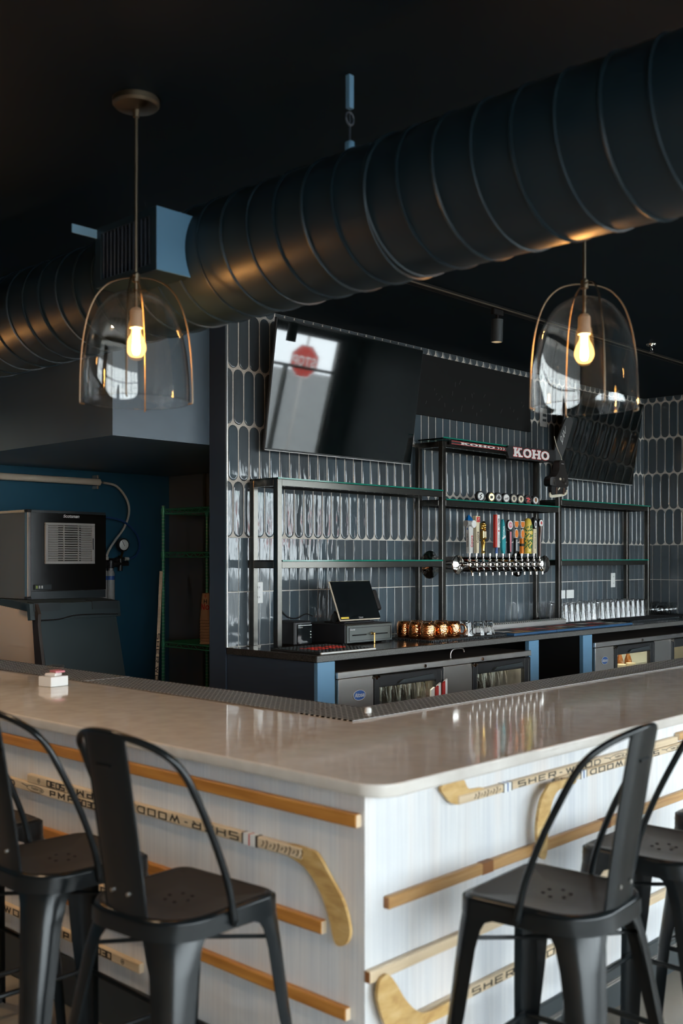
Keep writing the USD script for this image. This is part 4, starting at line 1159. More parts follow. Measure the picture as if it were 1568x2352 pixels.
t.part('black_nubs', cat(blk), 'charcoal_plastic', world=True, kind='stuff')
t.part('red_nubs', cat(red), 'red_plastic', world=True, kind='stuff')
t.part('metal_edge', rbox(4.075, 4.53, 4.008, 4.020, CT + .0005, CT + .010, .002), 'silver_paint', world=True)

# ---- till: printer, cash drawer, tablet
t = Thing('receipt_printer', 'small black receipt printer standing left of the cash drawer', 'printer', (4.46, 4.62, CT + .0005))
t.part('printer_body', rbox(4.385, 4.535, 4.54, 4.715, CT + .0005, CT + .145, .008), 'black_plastic', world=True)
t.part('front_cover', rbox(4.405, 4.530, 4.534, 4.540, CT + .008, CT + .128, .002), 'screen_black', world=True)
t.part('paper_slot', box(4.41, 4.525, 4.5325, 4.534, CT + .118, CT + .122), 'silver_paint', world=True)
for z in (.045, .062, .080):
    t.part('button', cyl((4.516, 4.531, CT + z), (4.516, 4.534, CT + z), .004, 10), 'silver_paint', world=True)
w = txt('Clover', .009)
t.part('logo', place(w, FY, (4.412, 4.5338, CT + .104)), 'ink_grey', world=True)
t = Thing('cash_drawer', 'low dark grey cash drawer with a key in its lock', 'cash drawer', (4.84, 4.50, CT + .0005))
dz = CT + .0005
t.part('drawer_case', rbox(4.625, 5.055, 4.345, 4.72, dz + .006, dz + .122, .005), 'black_plastic', world=True)
d = t.part('drawer_front', rbox(4.630, 5.050, 4.333, 4.345, dz + .010, dz + .117, .003), 'drawer_grey', world=True)
t.part('front_bead', cat(box(4.645, 5.035, 4.330, 4.333, dz + .100, dz + .104), box(4.645, 5.035, 4.330, 4.333, dz + .020, dz + .024), box(4.645, 4.649, 4.330, 4.333, dz + .024, dz + .100), box(5.031, 5.035, 4.330, 4.333, dz + .024, dz + .100)), 'black_plastic', d, world=True)
for x in (4.675, 4.875):
    t.part('slot', rbox(x, x + .13, 4.3315, 4.333, dz + .052, dz + .060, .001), 'matte_black', d, world=True)
t.part('lock', cyl((4.842, 4.318, dz + .062), (4.842, 4.333, dz + .062), .010, 14), 'chrome', d, world=True)
t.part('key', cat(rbox(4.836, 4.848, 4.296, 4.318, dz + .055, dz + .068, .002), rbox(4.853, 4.863, 4.310, 4.316, dz - .0, dz + .058, .002), tube(spline([(4.848, 4.312, dz + .062), (4.860, 4.312, dz + .066), (4.862, 4.313, dz + .052), (4.852, 4.312, dz + .050)], 4, True), .002, 6, True)), 'brass', d, world=True)
t.part('logo', place(txt('Clover', .011, .0006, True), FY, (4.655, 4.3328, dz + .086)), 'ink_grey', world=True)
for x in (4.66, 5.02):
    t.part('foot', box(x - .02, x + .02, 4.38, 4.68, dz, dz + .006), 'rubber', world=True)
DT = dz + .1225
t = Thing('till_screen', 'black till touchscreen leaning back on the cash drawer', 'touchscreen', (4.83, 4.50, DT))
tilt = math.radians(22)
scr = rbox(-.189, .189, -.012, 0, 0, .262, .008)
tr = lambda m: turned(m, 0, (4.826, 4.395, DT + .022), -tilt)
t.part('screen_case', tr(rbox(-.189, .189, 0.001, .016, 0, .262, .006)), 'porcelain', world=True, label='pale metal rim')
t.part('screen_glass', tr(rbox(-.184, .184, -.002, .0015, .005, .257, .003)), 'screen_black', world=True)
t.part('logo', tr(place(txt('Clover', .010), FY, (-.02, -.0022, .010))), 'ink_grey', world=True)
t.part('sticker', tr(box(-.180, -.110, -.0032, -.0021, .010, .022)), 'yellow_paint', world=True)
t.part('card_reader', tr(rbox(.190, .222, -.006, .030, .060, .195, .008)), 'black_plastic', world=True)
t.part('stand_arm', hull([(4.70 + a, 4.43 + b, DT + c) for a, b, c in ((0, 0, .0), (.26, 0, 0), (0, .12, 0), (.26, .12, 0), (.02, .10, .075), (.24, .10, .075), (.02, .03, .045), (.24, .03, .045))]), 'black_plastic', world=True)
t.part('stand_base', rbox(4.70, 4.98, 4.42, 4.60, DT, DT + .010, .004), 'black_plastic', world=True)
t.part('hinge_cap', cyl((4.690, 4.50, DT + .035), (4.70, 4.50, DT + .035), .028, 18), 'charcoal_plastic', world=True)
cb = spline([(4.42, 4.735, CT + .02), (4.40, 4.730, CT + .17), (4.44, 4.728, CT + .21), (4.50, 4.726, CT + .165), (4.58, 4.724, CT + .15), (4.66, 4.720, CT + .175), (4.70, 4.700, CT + .16)], 8)
solo('power_cable', tube(cb, .004, 8), 'black_plastic', 'black cable looping behind the printer to the till screen', 'cable')

# ---- sockets
for x, z, two, lab in ((4.262, 1.325, 1, 'white double wall socket between the shelf posts at the near end'), (8.60, 1.335, 1, 'white wall socket on the tiles above the pint glasses')):
    o = Thing('wall_socket', lab, 'socket', (x, YW - .0165, z))
    o.part('cover_plate', rbox(-.038, .038, -.006, 0, 0, .130, .003), 'white_plastic')
    for q in (.035, .095):
        o.part('receptacle', rbox(-.017, .017, -.0085, -.006, q - .017, q + .017, .004), 'white_plastic')
        o.part('slot', cat(box(-.008, -.005, -.0092, -.0085, q - .004, q + .008), box(.005, .008, -.0092, -.0085, q - .004, q + .008)), 'matte_black')
for x, lab in ((4.985, 'low white wall socket half hidden behind the till screen'), (7.72, 'left one of the two white sockets above the pint glasses'), (7.86, 'right one of the two white sockets above the pint glasses')):
    z = CT + (.075 if x < 6 else .185)
    o = Thing('wall_socket', lab, 'socket', (x, YW - .0165, z))
    o.part('cover_plate', rbox(-.060, .060, -.006, 0, 0, .072, .003), 'white_plastic')
    for q in (-.030, .030):
        o.part('receptacle', rbox(q - .017, q + .017, -.0085, -.006, .020, .052, .004), 'white_plastic')

# ---- shelving frame
t = Thing('shelf_frame', 'black steel shelving frame with glass shelves on the back worktop', 'shelving', (6.5, 4.6, CT + .0005))
XS = (4.19, 5.755, 7.264, 8.77)
YF, YB, S = 4.48, 4.69, .0185
zb = CT + .0005
for x, top in zip(XS, (2.065, 2.415, 2.415, 2.065)):
    for y in (YF, YB):
        p = t.part('post', rbox(x - S, x + S, y - S, y + S, zb + .006, top, .002), 'black_steel', world=True)
        t.part('foot_plate', box(x - .03, x + .03, y - .03, y + .03, zb, zb + .006), 'black_steel', p, world=True)
        for z in ((2.03, 1.56) if x in (XS[0], XS[3]) else (2.03, 1.97, 1.56)):
            pass
for k, levels in enumerate(((1.56, 2.045), (1.985, 2.395), (1.56, 2.045))):
    a, b = XS[k] + S, XS[k + 1] - S
    for z in levels:
        for y in (YF, YB):
            t.part('rail', rbox(a, b, y - S + .001, y + S - .001, z - .02, z + .02, .002), 'black_steel', world=True)
        for x in (XS[k], XS[k + 1]):
            if (k == 1) or (k == 0 and x == XS[0]) or (k == 2 and x == XS[3]) or True:
                zz = z
                if k == 1 or x in (XS[0], XS[3]):
                    t.part('end_rail', rbox(x - S + .001, x + S - .001, YF + S, YB - S, zz - .02, zz + .02, .002), 'black_steel', world=True)
        t.part('glass_shelf', rbox(a - (.037 if k != 2 and (k, z) != (1, 1.985) or z > 2.3 else 0) + (.036 if z < 2.0 or k != 0 else 0), b + (0.03 if (k == 2 and z > 2) or z > 2.3 else 0), YF - S - .004, YB + S, z + .0205 + (.020 if z > 2.3 else 0), z + .0285 + (.020 if z > 2.3 else 0), .001), 'shelf_glass', world=True, label='greenish glass shelf')
        zg = z + .0205 + (.020 if z > 2.3 else 0)
        t.part('glass_edge', box(a - (.037 if z > 2.3 or k == 0 and z > 2 else 0), b + (.03 if z > 2.3 or (k == 2 and z > 2) else 0), YF - S - .0062, YF - S - .0042, zg, zg + .0085), 'glass_edge', world=True)

# ---- televisions and the black board
def tv(label, x0, x1, zlo, zhi, ylo, yhi):
    t = Thing('television', label, 'television', ((x0 + x1) / 2, YW - .03, (zlo + zhi) / 2))
    h = math.hypot(zhi - zlo, ylo - yhi)
    tl = math.atan2(ylo - yhi, zhi - zlo)
    tr = lambda m: turned(m, 0, ((x0 + x1) / 2, ylo, zlo), tl)
    w = x1 - x0
    t.part('screen', tr(rbox(-w / 2 + .006, w / 2 - .006, -.0015, .004, .014, h - .006, .001)), 'tv_screen', world=True)
    t.part('bezel', tr(rbox(-w / 2, w / 2, .0005, .022, 0, h, .003)), 'black_plastic', world=True)
    t.part('back_cover', tr(rbox(-w / 2 + .12, w / 2 - .12, .022, .055, .05, h * .7, .01)), 'black_plastic', world=True)
    t.part('lower_edge', tr(box(-w / 2 + .004, w / 2 - .004, -.002, .0005, .001, .005)), 'silver_paint', world=True)
    t.part('sensor', tr(rbox(-.03, .03, -.003, .006, -.006, .004, .002)), 'charcoal_plastic', world=True)
    zc_ = (zlo + zhi) / 2
    t.part('wall_bracket', cat(box((x0 + x1) / 2 - .2, (x0 + x1) / 2 + .2, YW - .032, YW - .018, zc_ - .12, zc_ + .12), box((x0 + x1) / 2 - .15, (x0 + x1) / 2 - .11, (ylo + yhi) / 2 + .03, YW - .03, zc_ - .08, zc_ - .04), box((x0 + x1) / 2 + .11, (x0 + x1) / 2 + .15, (ylo + yhi) / 2 + .03, YW - .03, zc_ - .08, zc_ - .04)), 'matte_black', world=True)
    return t


tv('big wall television tilted down, left of the plain black board', 4.232, 5.612, 2.250, 3.036, 4.645, 4.530)
tv('big wall television tilted down in the tiled right corner', 7.50, 8.80, 2.268, 3.003, 4.645, 4.530)
t = Thing('black_board', 'plain matte black board with faint chalk smears between the televisions', 'board', (6.5, YW - .017, 2.62))
t.part('board', rbox(5.62, 7.225, YW - .035, YW - .017, 2.628, 3.068, .002), 'matte_black', world=True)
r3 = np.random.default_rng(8)
sm = []
for k in range(26):
    x, z = r3.uniform(5.85, 7.15), r3.uniform(2.68, 2.92)
    a, l = r3.uniform(.6, 1.9), r3.uniform(.01, .05)
    sm.append(place(box(-l / 2, l / 2, -.0012, .0012, 0, .0004), FY, (x, YW - .0352, z), rot=a))
t.part('chalk_smears', cat(sm), 'chalk', world=True, kind='stuff')
t = Thing('wall_connector', 'small grey connector plate on the tiles beside the second television', 'wall plate', (7.44, YW - .0165, 2.71))
t.part('cover_plate', rbox(7.385, 7.492, YW - .024, YW - .0165, 2.690, 2.845, .003), 'grey_plastic', world=True)
t.part('port_block', cat(rbox(7.42, 7.47, YW - .030, YW - .024, 2.775, 2.80, .002), rbox(7.42, 7.47, YW - .030, YW - .024, 2.735, 2.755, .002)), 'charcoal_plastic', world=True)

# ---- beer tower
TY, TZ = 4.537, 1.553
t = Thing('beer_tower', 'polished horizontal beer pipe on wall flanges carrying twelve taps', 'beer tower', (6.55, TY, TZ))
t.part('main_pipe', cyl((5.935, TY, TZ), (7.062, TY, TZ), .058, 36), 'dark_chrome', world=True)
for x in (5.935, 7.062):
    a = t.part('wall_arm', cyl((x, YW - .02, TZ), (x, TY - .052, TZ), .0585, 32), 'dark_chrome', world=True)
    t.part('arm_cap', turned(lathe([(.0585, .0), (.067, .002), (.069, .007), (.066, .012), (.045, .019), (.0001, .023)], 36), 0, (x, TY - .052, TZ), PI / 2), 'chrome', a, world=True)
    t.part('wall_flange', turned(lathe([(.0001, .0), (.100, .0), (.102, .006), (.096, .014), (.074, .030), (.062, .055), (.0585, .07)], 36), 0, (x, YW - .0165, TZ), PI / 2), 'chrome', a, world=True)
TX = [6.010 + .0825 * k for k in range(12)]
TF = TY - .0622
taps = []


def tap_parts(t):
    """A faucet in its own space: origin on the pipe's front at its axis."""
    t.part('shank', cat(cyl((0, -.030, 0), (0, .004, 0), .0125, 16), cyl((0, -.008, 0), (0, .001, 0), .0195, 20)), 'chrome')
    t.part('faucet_body', lathe(spline([(.0001, -.022), (.010, -.020), (.0135, -.008), (.0135, .012), (.010, .022), (.0095, .030), (.012, .033), (.012, .040), (.007, .044), (.0001, .044)], 3), 16, (0, -.042, 0)), 'chrome')
    t.part('spout', tube(spline([(0, -.040, -.012), (0, -.052, -.030), (0, -.066, -.052), (0, -.068, -.078)], 4), np.linspace(.0105, .0085, 13), 10), 'chrome')
    t.part('lever_stem', cat(cyl((0, -.042, .040), (0, -.042, .066), .0055, 12), cyl((0, -.042, .064), (0, -.042, .082), .0085, 14)), 'chrome')


tap_labels = ['beer tap under the silver and white handle with a blue mountain top', 'beer tap under the cream handle with a red square top', 'beer tap under the golden figure handle', 'bare beer tap with no handle',
              'beer tap under the tall red and white handle', 'beer tap under the teal surfboard handle', 'beer tap under the pink handle with a round badge', 'beer tap under the dark handle with orange shields',
              'beer tap under the second orange shield handle', 'beer tap under the yellow and green handle', 'beer tap under the cream block handle with a black top', 'last beer tap on the right, under the dark wooden handle']
tap0 = None
for k, x in enumerate(TX):
    if tap0 is None:
        tap0 = Thing('beer_tap', tap_labels[0], 'beer tap', (x, TF, TZ), 0)
        tap_parts(tap0)
    else:
        tap0.dup((x, TF, TZ), 0, tap_labels[k])
HZ, HY = TZ + .082, TF - .042


def handle(k, label):
    return Thing('tap_handle', label, 'tap handle', (TX[k], HY, HZ))


def up(s, h, F, at, mat_name, t, bold=False, flat=1.0):
    w = txt(s, h, .0008, bold)
    w = place(w, base=(w.bounds[1, 0] / 2, h * .42), scale=(flat, 1, 1))
    w.apply_translation([-(w.bounds[0, 0] + w.bounds[1, 0]) / 2, 0, 0])
    t.part('lettering', place(w, F, at, rot=PI / 2), mat_name)


def badge(t, r, at, m1, m2, F=FY):
    b = t.part('badge', place(cyl((0, 0, -.012), (0, 0, 0), r, 24), F, at), m1)
    t.part('badge_face', place(cyl((0, 0, 0), (0, 0, .0012), r * .82, 24), F, at), m2, b)
    return b


t = handle(0, 'silver and white tap handle topped by a blue glass mountain')
t.part('blade', hull([(sx * w, sy * .014, z) for z, w in ((0, .019), (.19, .026)) for sx in (-1, 1) for sy in (-1, 1)]), 'silver_paint')
t.part('barrel', cyl((-.045, 0, .212), (.035, 0, .212), .022, 20), 'grey_plastic')
t.part('mountain', hull([(-.04, -.015, .232), (.03, -.015, .232), (-.04, .015, .232), (.03, .015, .232), (-.015, 0, .275), (.012, .004, .268)]), 'blue_glass')
badge(t, .027, (.022, -.024, .208), 'ink_white', 'paper')
up('Coors', .022, FY, (.010, -.0142, .085), 'ink_red', t, True)
up('Coors LIGHT', .012, FX, (-.0235, 0, .095), 'black_ink', t, True)
t.part('blue_mark', place(extrude([(-.008, 0), (.008, 0), (0, .016)], .0008), FX, (-.0255, 0, .168)), 'ink_blue')
t = handle(1, 'cream tap handle with a red square on top and black script')
t.part('blade', hull([(sx * w, sy * .013, z) for z, w in ((0, .013), (.215, .020)) for sx in (-1, 1) for sy in (-1, 1)]), 'cream_paint')
t.part('top_block', rbox(-.026, .026, -.016, .016, .215, .268, .003), 'cream_paint')
t.part('red_square', box(-.019, .019, -.0175, -.016, .223, .260), 'ink_red')
t.part('white_mark', place(extrude([(-.012, -.010), (.012, .010), (.004, .010)], .001), FY, (0, -.0176, .242)), 'ink_white')
up('Coors', .021, FY, (0, -.0135, .115), 'black_ink', t, True)
t = handle(2, 'shiny golden tap handle shaped like a knotted figure')
t.part('column', lathe(spline([(.0001, 0), (.016, .001), (.012, .02), (.014, .06), (.019, .085), (.012, .092), (.020, .105), (.0001, .106)], 3), 20), 'gold')
t.part('window_block', rbox(-.021, .021, -.018, .018, .106, .165, .004), 'gold')
t.part('window_face', box(-.014, .014, -.0192, -.018, .115, .158), 'cream_paint')
kn = []
for k in range(9):
    a = k * 2.4
    kn.append(trimesh.creation.icosphere(2, .0135).apply_translation((.012 * math.cos(a), .010 * math.sin(a), .176 + .0055 * k)))
t.part('knotted_top', cat(*kn), 'gold', kind='stuff')
t = handle(4, 'tall red and white tap handle with a blue foot')
t.part('foot', cyl((0, 0, 0), (0, 0, .042), .010, 14), 'ink_blue')
t.part('white_blade', rbox(-.004, .028, -.013, .013, .042, .285, .003), 'ink_white')
t.part('red_blade', rbox(-.024, -.0045, -.013, .013, .042, .285, .003), 'red_plastic')
up('ULTRA', .015, FY, (.012, -.0134, .225), 'black_ink', t, True)
up('Michelob', .011, FY, (.012, -.0134, .105), 'ink_grey', t)
t.part('red_mark', box(.005, .019, -.0142, -.0132, .160, .170), 'ink_red')
t = handle(5, 'teal surfboard shaped tap handle')
sb = Polygon(spline([(-.006, 0), (.016, .002), (.024, .06), (.022, .14), (.012, .21), (-.004, .252), (-.014, .235), (-.018, .16), (-.020, .08), (-.018, .03)], 4, True))
t.part('board', place(extrude(sb, .018), FY, (0, .009, 0)), 'teal_paint')
t.part('wave_stripe', place(extrude(Polygon([(-.019, .10), (.0225, .12), (.0225, .135), (-.019, .118)]), .0008), FY, (0, -.009, 0)), 'ink_white')
up('KONA', .020, FY, (.002, -.0092, .165), 'ink_white', t, True)
t = handle(6, 'pink and black tap handle with a round pink badge')
t.part('black_stem', hull([(sx * w, sy * .011, z) for z, w in ((0, .011), (.170, .021)) for sx in (-1, 1) for sy in (-1, 1)]), 'black_plastic')
t.part('pink_panel', hull([(.002 + sx * w, -.0118 + sy * .001, z) for z, w in ((.012, .006), (.162, .010)) for sx in (-1, 1) for sy in (-1, 1)]), 'pink_paint')
b = badge(t, .040, (0, -.010, .212), 'black_plastic', 'paper')
t.part('badge_mark', place(extrude(unary_union([Point(0, 0).buffer(.022, 8).difference(Point(.006, .004).buffer(.010, 8)), Point(.008, .010).buffer(.006, 6)]), .001), FY, (0, -.0113, .212)), 'pink_paint')


def shield_handle(k, label, stem):
    t = handle(k, label)
    t.part('stem', hull([(sx * w, sy * .010, z) for z, w in ((0, .014), (.115, .013)) for sx in (-1, 1) for sy in (-1, 1)]), stem)
    if stem == 'orange_paint':
        t.part('stem_band', rbox(-.015, .015, -.0112, .0112, .055, .075, .001), 'black_plastic')
    else:
        t.part('stem_label', box(-.009, .009, -.0112, -.010, .02, .105), 'ink_grey')
    ov = affinity.scale(Point(0, 0).buffer(1, 20), .025, .036)
    t.part('oval_rim', place(extrude(ov, .014), FY, (0, .004, .148)), 'silver_paint')
    t.part('oval_face', place(extrude(affinity.scale(ov, .8, .8), .002), FY, (0, -.010, .148)), 'orange_paint')
    sh = Polygon([(-.026, .040), (.026, .040), (.028, .012), (.016, -.012), (-.016, -.012), (-.028, .012)])
    t.part('shield_rim', place(extrude(sh, .014), FY, (0, .004, .205)), 'silver_paint')
    t.part('shield_face', place(extrude(affinity.scale(sh, .8, .8), .002), FY, (0, -.010, .205)), 'orange_paint')
    t.part('neck', rbox(-.006, .006, -.004, .006, .175, .200, .001), 'black_plastic')


shield_handle(7, 'dark tap handle with an orange oval and orange shield on top', 'black_plastic')
shield_handle(8, 'orange stemmed tap handle with an orange oval and shield on top', 'orange_paint')
t = handle(9, 'bulky yellow and green tap handle covered in leafy spots')
t.part('body', lathe(spline([(.0001, 0), (.030, .001), (.027, .02), (.033, .09), (.036, .15), (.033, .21), (.026, .250), (.012, .268), (.0001, .270)], 3), 24), 'yellow_paint')
lv = []
r4 = np.random.default_rng(3)
for k in range(150):
    a, z = r4.uniform(PI * .85, PI * 2.15), r4.uniform(.025, .225)
    if .150 < z < .172:
        continue
    rr = np.interp(z, [0, .02, .09, .15, .21, .25], [.030, .027, .033, .036, .033, .026]) + .0004
    c = np.array([rr * math.cos(a), rr * math.sin(a), z])
    lv.append(trimesh.creation.icosphere(1, .0046).apply_scale([1, 1, 1.3]).apply_translation(c))
t.part('leaf_spots', cat(*lv), 'hop_green', kind='stuff')
t.part('collar_band', lathe([(.0355, .150), (.0375, .154), (.0375, .168), (.0355, .172)], 24), 'yellow_paint')
t = handle(10, 'cream block tap handle with a black round top')
t.part('block', rbox(-.021, .021, -.014, .014, 0, .190, .003), 'cream_paint')
up('SCOTCH ALE', .014, FY, (0, -.0145, .098), 'black_ink', t)
t.part('top_knob', hull([(.022 * math.cos(a) + .004, s * .014, .235 + .045 * math.sin(a)) for a in np.linspace(0, 2 * PI, 20) for s in (-1, 1)]), 'black_plastic')
t.part('knob_face', place(extrude(affinity.scale(Point(0, 0).buffer(1, 16), .016, .030), .001), FY, (.006, -.014, .225)), 'ink_white')
t.part('knob_mark', place(extrude(affinity.scale(Point(0, 0).buffer(1, 12), .008, .016), .001), FY, (.006, -.0151, .225)), 'black_ink')
t = handle(11, 'dark wooden tap handle shaped like a stick, with a red maple badge')
t.part('wooden_grip', tube(spline([(0, 0, -.02), (0, 0, .04), (.002, 0, .12), (.010, 0, .18), (.012, 0, .212)], 5), np.linspace(.011, .015, 21), 14), 'walnut')
b = t.part('badge', place(cyl((0, 0, -.016), (0, 0, 0), .034, 28), FY, (.014, -.006, .236)), 'black_plastic')
t.part('badge_face', place(cyl((0, 0, 0), (0, 0, .0012), .027, 24), FY, (.014, -.006, .236)), 'paper', b)
leaf = Polygon([(0, -.018), (.003, -.006), (.014, -.008), (.010, 0), (.016, .006), (.007, .007), (.008, .014), (.003, .011), (0, .019), (-.003, .011), (-.008, .014), (-.007, .007), (-.016, .006), (-.010, 0), (-.014, -.008), (-.003, -.006)])
t.part('maple_leaf', place(extrude(leaf, .0008), FY, (.014, -.0073, .236)), 'ink_red', b)

# ---- pucks on the middle shelf
puck_z = 1.985 + .0285 + .0386
pk = [(6.226, 'silver face and a dark curved mark', 'silver_paint'), (6.360, 'gold ring and a dark crest', 'gold'), (6.452, 'white ring and a dark clover', 'ink_grey'), (6.552, 'white face and a slanted crest', 'paper'),
      (6.653, 'tan shield on a pale ring', 'porcelain'), (6.748, 'gold crest in a pale ring', 'cream_paint'), (6.850, 'red swoosh on black', 'matte_black'), (6.952, 'reddish crest in a white ring', 'paper')]
for k, (x, lb, col) in enumerate(pk):
    t = Thing('hockey_puck', f'black puck with {lb}, {"first second third fourth fifth sixth seventh eighth".split()[k]} along the shelf', 'puck', (x, 4.50, puck_z), math.radians(-14))
    t.part('puck', turned(lathe([(.0001, -.0127), (.036, -.0127), (.0381, -.010), (.0381, .010), (.036, .0127), (.0001, .0127)], 32), 0, (0, 0, 0), PI / 2), 'rubber')
    f = t.part('printed_face', place(cyl((0, 0, 0), (0, 0, .0006), .029, 28), FY, (0, -.0128, 0)), col)
    ringp = Point(0, 0).buffer(.0285, 20).difference(Point(0, 0).buffer(.0255, 20))
    t.part('face_ring', place(extrude(ringp, .0005), FY, (0, -.0134, 0)), ('ink_grey', 'black_ink', 'black_ink', 'ink_grey', 'black_ink', 'black_ink', 'black_ink', 'black_ink')[k], f)
    g = {0: LineString([(.010, .016), (-.008, .004), (.006, -.004), (-.010, -.018)]).buffer(.0035), 1: affinity.scale(Point(0, 0).buffer(1, 12), .015, .010).union(sbox(-.016, -.012, .010, -.008)),
         2: unary_union([Point(-.008, -.002).buffer(.008), Point(.008, -.002).buffer(.008), Point(0, .010).buffer(.008), sbox(-.002, -.018, .002, 0)]), 3: Polygon([(-.020, -.004), (.020, .008), (.016, -.010), (-.014, -.014)]),
         4: Polygon([(-.013, .014), (.013, .014), (.012, -.004), (0, -.018), (-.012, -.004)]), 5: unary_union([Point(0, .004).buffer(.012), Polygon([(-.009, 0), (.009, 0), (0, -.020)])]),
         6: unary_union([LineString([(-.018, .010), (.004, .012), (.012, .002), (-.010, -.006)]).buffer(.0055), sbox(-.018, -.020, .018, -.013)]), 7: Polygon([(-.010, .016), (.008, .018), (.013, 0), (.002, -.020), (-.012, -.004)])}[k]
    t.part('face_mark', place(extrude(g, .0006), FY, (0, -.0135, 0)), ('black_ink', 'black_ink', 'black_ink', 'walnut', 'black_ink', 'burnt_mark', 'ink_red', 'burnt_wood')[k], f)

# ---- goal stick on the top rail, skates hanging from it
gy = YF - S - .0075
t = Thing('goal_stick', 'black goalkeeper stick with big white letters lying along the top shelf rail', 'hockey stick', (6.6, gy, 2.36))
FYg = (0, gy, 0)
t.part('shaft', place(rbox(5.80, 6.50, 2.392, 2.424, 0, .022, .003), FY, FYg), 'black_plastic', world=True)
t.part('shaft_stripe', place(cat(box(5.80, 6.455, 2.4155, 2.4195, .022, .0226), box(5.80, 6.455, 2.3965, 2.4005, .022, .0226)), FY, FYg), 'ink_red', world=True)
g, w = slab('KOHO', .0165)
t.part('shaft_lettering', place(extrude(g, .0007), FY, (5.905, gy - .022, 2.3998), scale=(.42 / w, 1, 1)), 'ink_white', world=True)
t.part('shaft_chevrons', place(cat(*[extrude(LineString([(6.355 + .035 * k, 2.417), (6.372 + .035 * k, 2.408), (6.355 + .035 * k, 2.399)]).buffer(.0028, cap_style=2), .0007) for k in range(3)]), FY, (0, gy - .022, 0)), 'ink_white', world=True)
pad = Polygon([(6.475, 2.424), (6.50, 2.440), (7.13, 2.452), (7.145, 2.452), (7.15, 2.345), (7.12, 2.352), (6.50, 2.347), (6.475, 2.392)])
t.part('paddle', place(extrude(pad, .024), FY, FYg), 'black_plastic', world=True)
g, w = slab('KOHO', .068)
gt = affinity.scale(g, .50 / w, 1, origin=(0, 0))
t.part('lettering_outline', place(extrude(gt.buffer(.004), .0006), FY, (6.555, gy - .024, 2.364)), 'ink_red', world=True)
t.part('lettering', place(extrude(gt, .0008), FY, (6.555, gy - .0246, 2.364)), 'ink_white', world=True)
bl = Polygon(spline([(7.118, 2.350), (7.138, 2.440), (7.185, 2.530), (7.290, 2.690), (7.335, 2.728), (7.390, 2.742), (7.418, 2.720), (7.412, 2.680), (7.330, 2.520), (7.262, 2.410), (7.240, 2.355)], 4, True)).buffer(0)
bm = place(extrude(bl, .014), FY, FYg)
t.part('blade', bm, 'goal_blade', world=True)
sg = spline([(-.03, -.02), (.005, .018), (-.015, .022), (-.02, -.012), (.02, .004), (.03, .022), (.022, -.012), (.045, .012), (.052, .020), (.048, -.008), (.075, .008), (.088, .018)], 4)
t.part('signature', place(extrude(LineString(sg).buffer(.0016, 3), .0006), FY, (7.262, gy - .014, 2.555), rot=1.0, scale=(1.25, 1.25, 1)), 'ink_white', world=True)


def skate(label, loc, rz, z):
    t = Thing('ice_skate', label, 'ice skate', loc, rz, 'pair of black skates hanging from the goal stick')
    boot = Polygon(spline([(-.155, .104), (-.156, .135), (-.135, .158), (-.080, .166), (-.045, .190), (-.015, .225), (.004, .292), (.045, .300), (.084, .292), (.096, .225), (.116, .190), (.120, .140), (.108, .098), (.02, .094), (-.10, .092)], 4, True)).buffer(0)
    b = extrude(boot, .072)
    b = b.subdivide_to_size(.025)
    v = np.array(b.vertices)
    k = 1 - .30 * np.clip((v[:, 1] - .16) / .13, 0, 1) - .40 * np.clip((-v[:, 0] - .07) / .09, 0, 1) ** 2
    v[:, 2] = (v[:, 2] - .036) * k
    b.vertices = v @ FY.T
    t.part('boot', b, 'leather_black', smooth=50)
    t.part('toe_cap', place(extrude(Polygon(spline([(-.158, .102), (-.159, .137), (-.138, .160), (-.108, .164), (-.112, .094), (-.14, .092)], 4, True)).buffer(0), .050), FY, (0, .025, 0)), 'stool_black')
    t.part('ankle_patch', place(cyl((0, 0, 0), (0, 0, .002), .014, 16).apply_scale((1.2, .7, 1)), FY, (-.01, -.0365, .150)), 'porcelain')
    for x, z0, r in ((-.100, .124, .016), (.038, .140, .017), (.098, .122, .022)):
        t.part('metal_fitting', place(extrude(affinity.scale(Point(0, 0).buffer(1, 10), r, r * 1.25), .005), FY, (x, -.036 if x > -.05 else -.030, z0)), 'chrome')
    t.part('eyelet', cat(*[place(cyl((0, 0, 0), (0, 0, .003), .006, 8), FY, (.080 + .010 * q_, -.028, .175 + .028 * q_)) for q_ in range(3)]), 'chrome')
    h = Polygon([(-.108, .098), (.128, .106), (.124, .060), (.100, .046), (.080, .040), (-.075, .026), (-.098, .030), (-.112, .060)])
    t.part('blade_holder', place(extrude(h, .030), FY, (0, .015, 0)), 'black_plastic')
    for x in (-.035, .085):
        t.part('holder_strap', place(extrude(Polygon([(x - .010, .034), (x + .010, .036), (x + .016, .088), (x - .004, .086)]), .003), FY, (0, -.0152, 0)), 'leather_brown')
    t.part('holder_tag', place(box(-.018, .018, -.006, .006, 0, .001), FY, (.010, -.0152, .076), rot=.5), 'bone_white')
    rn = Polygon(spline([(-.112, .040), (-.118, .018), (-.095, .004), (.03, .014), (.13, .030), (.166, .048), (.176, .074), (.160, .074), (.150, .056), (.10, .046), (-.02, .030), (-.085, .024), (-.098, .042)], 4, True)).buffer(0)
    t.part('runner', place(extrude(rn, .008), FY, (0, .004, 0)), 'bone_white')
    t.part('tongue_print', place(cat(box(-.022, .022, .006, .012, 0, .0008), box(-.004, .004, -.016, .006, 0, .0008), box(.008, .014, -.016, .006, 0, .0008)), FY, (.050, -.026, .262)), 'ink_white')
    t.part('hanging_lace', cat(tube(spline([(.040, -.020, .285), (.050, -.012, .33), (.075, .035, .40), (.10, .075, .50)], 6), .002, 6), tube(spline([(.085, -.010, .28), (.085, .01, .34), (.10, .05, .42), (.105, .075, .50)], 6), .002, 6)), 'bone_white')
    return t


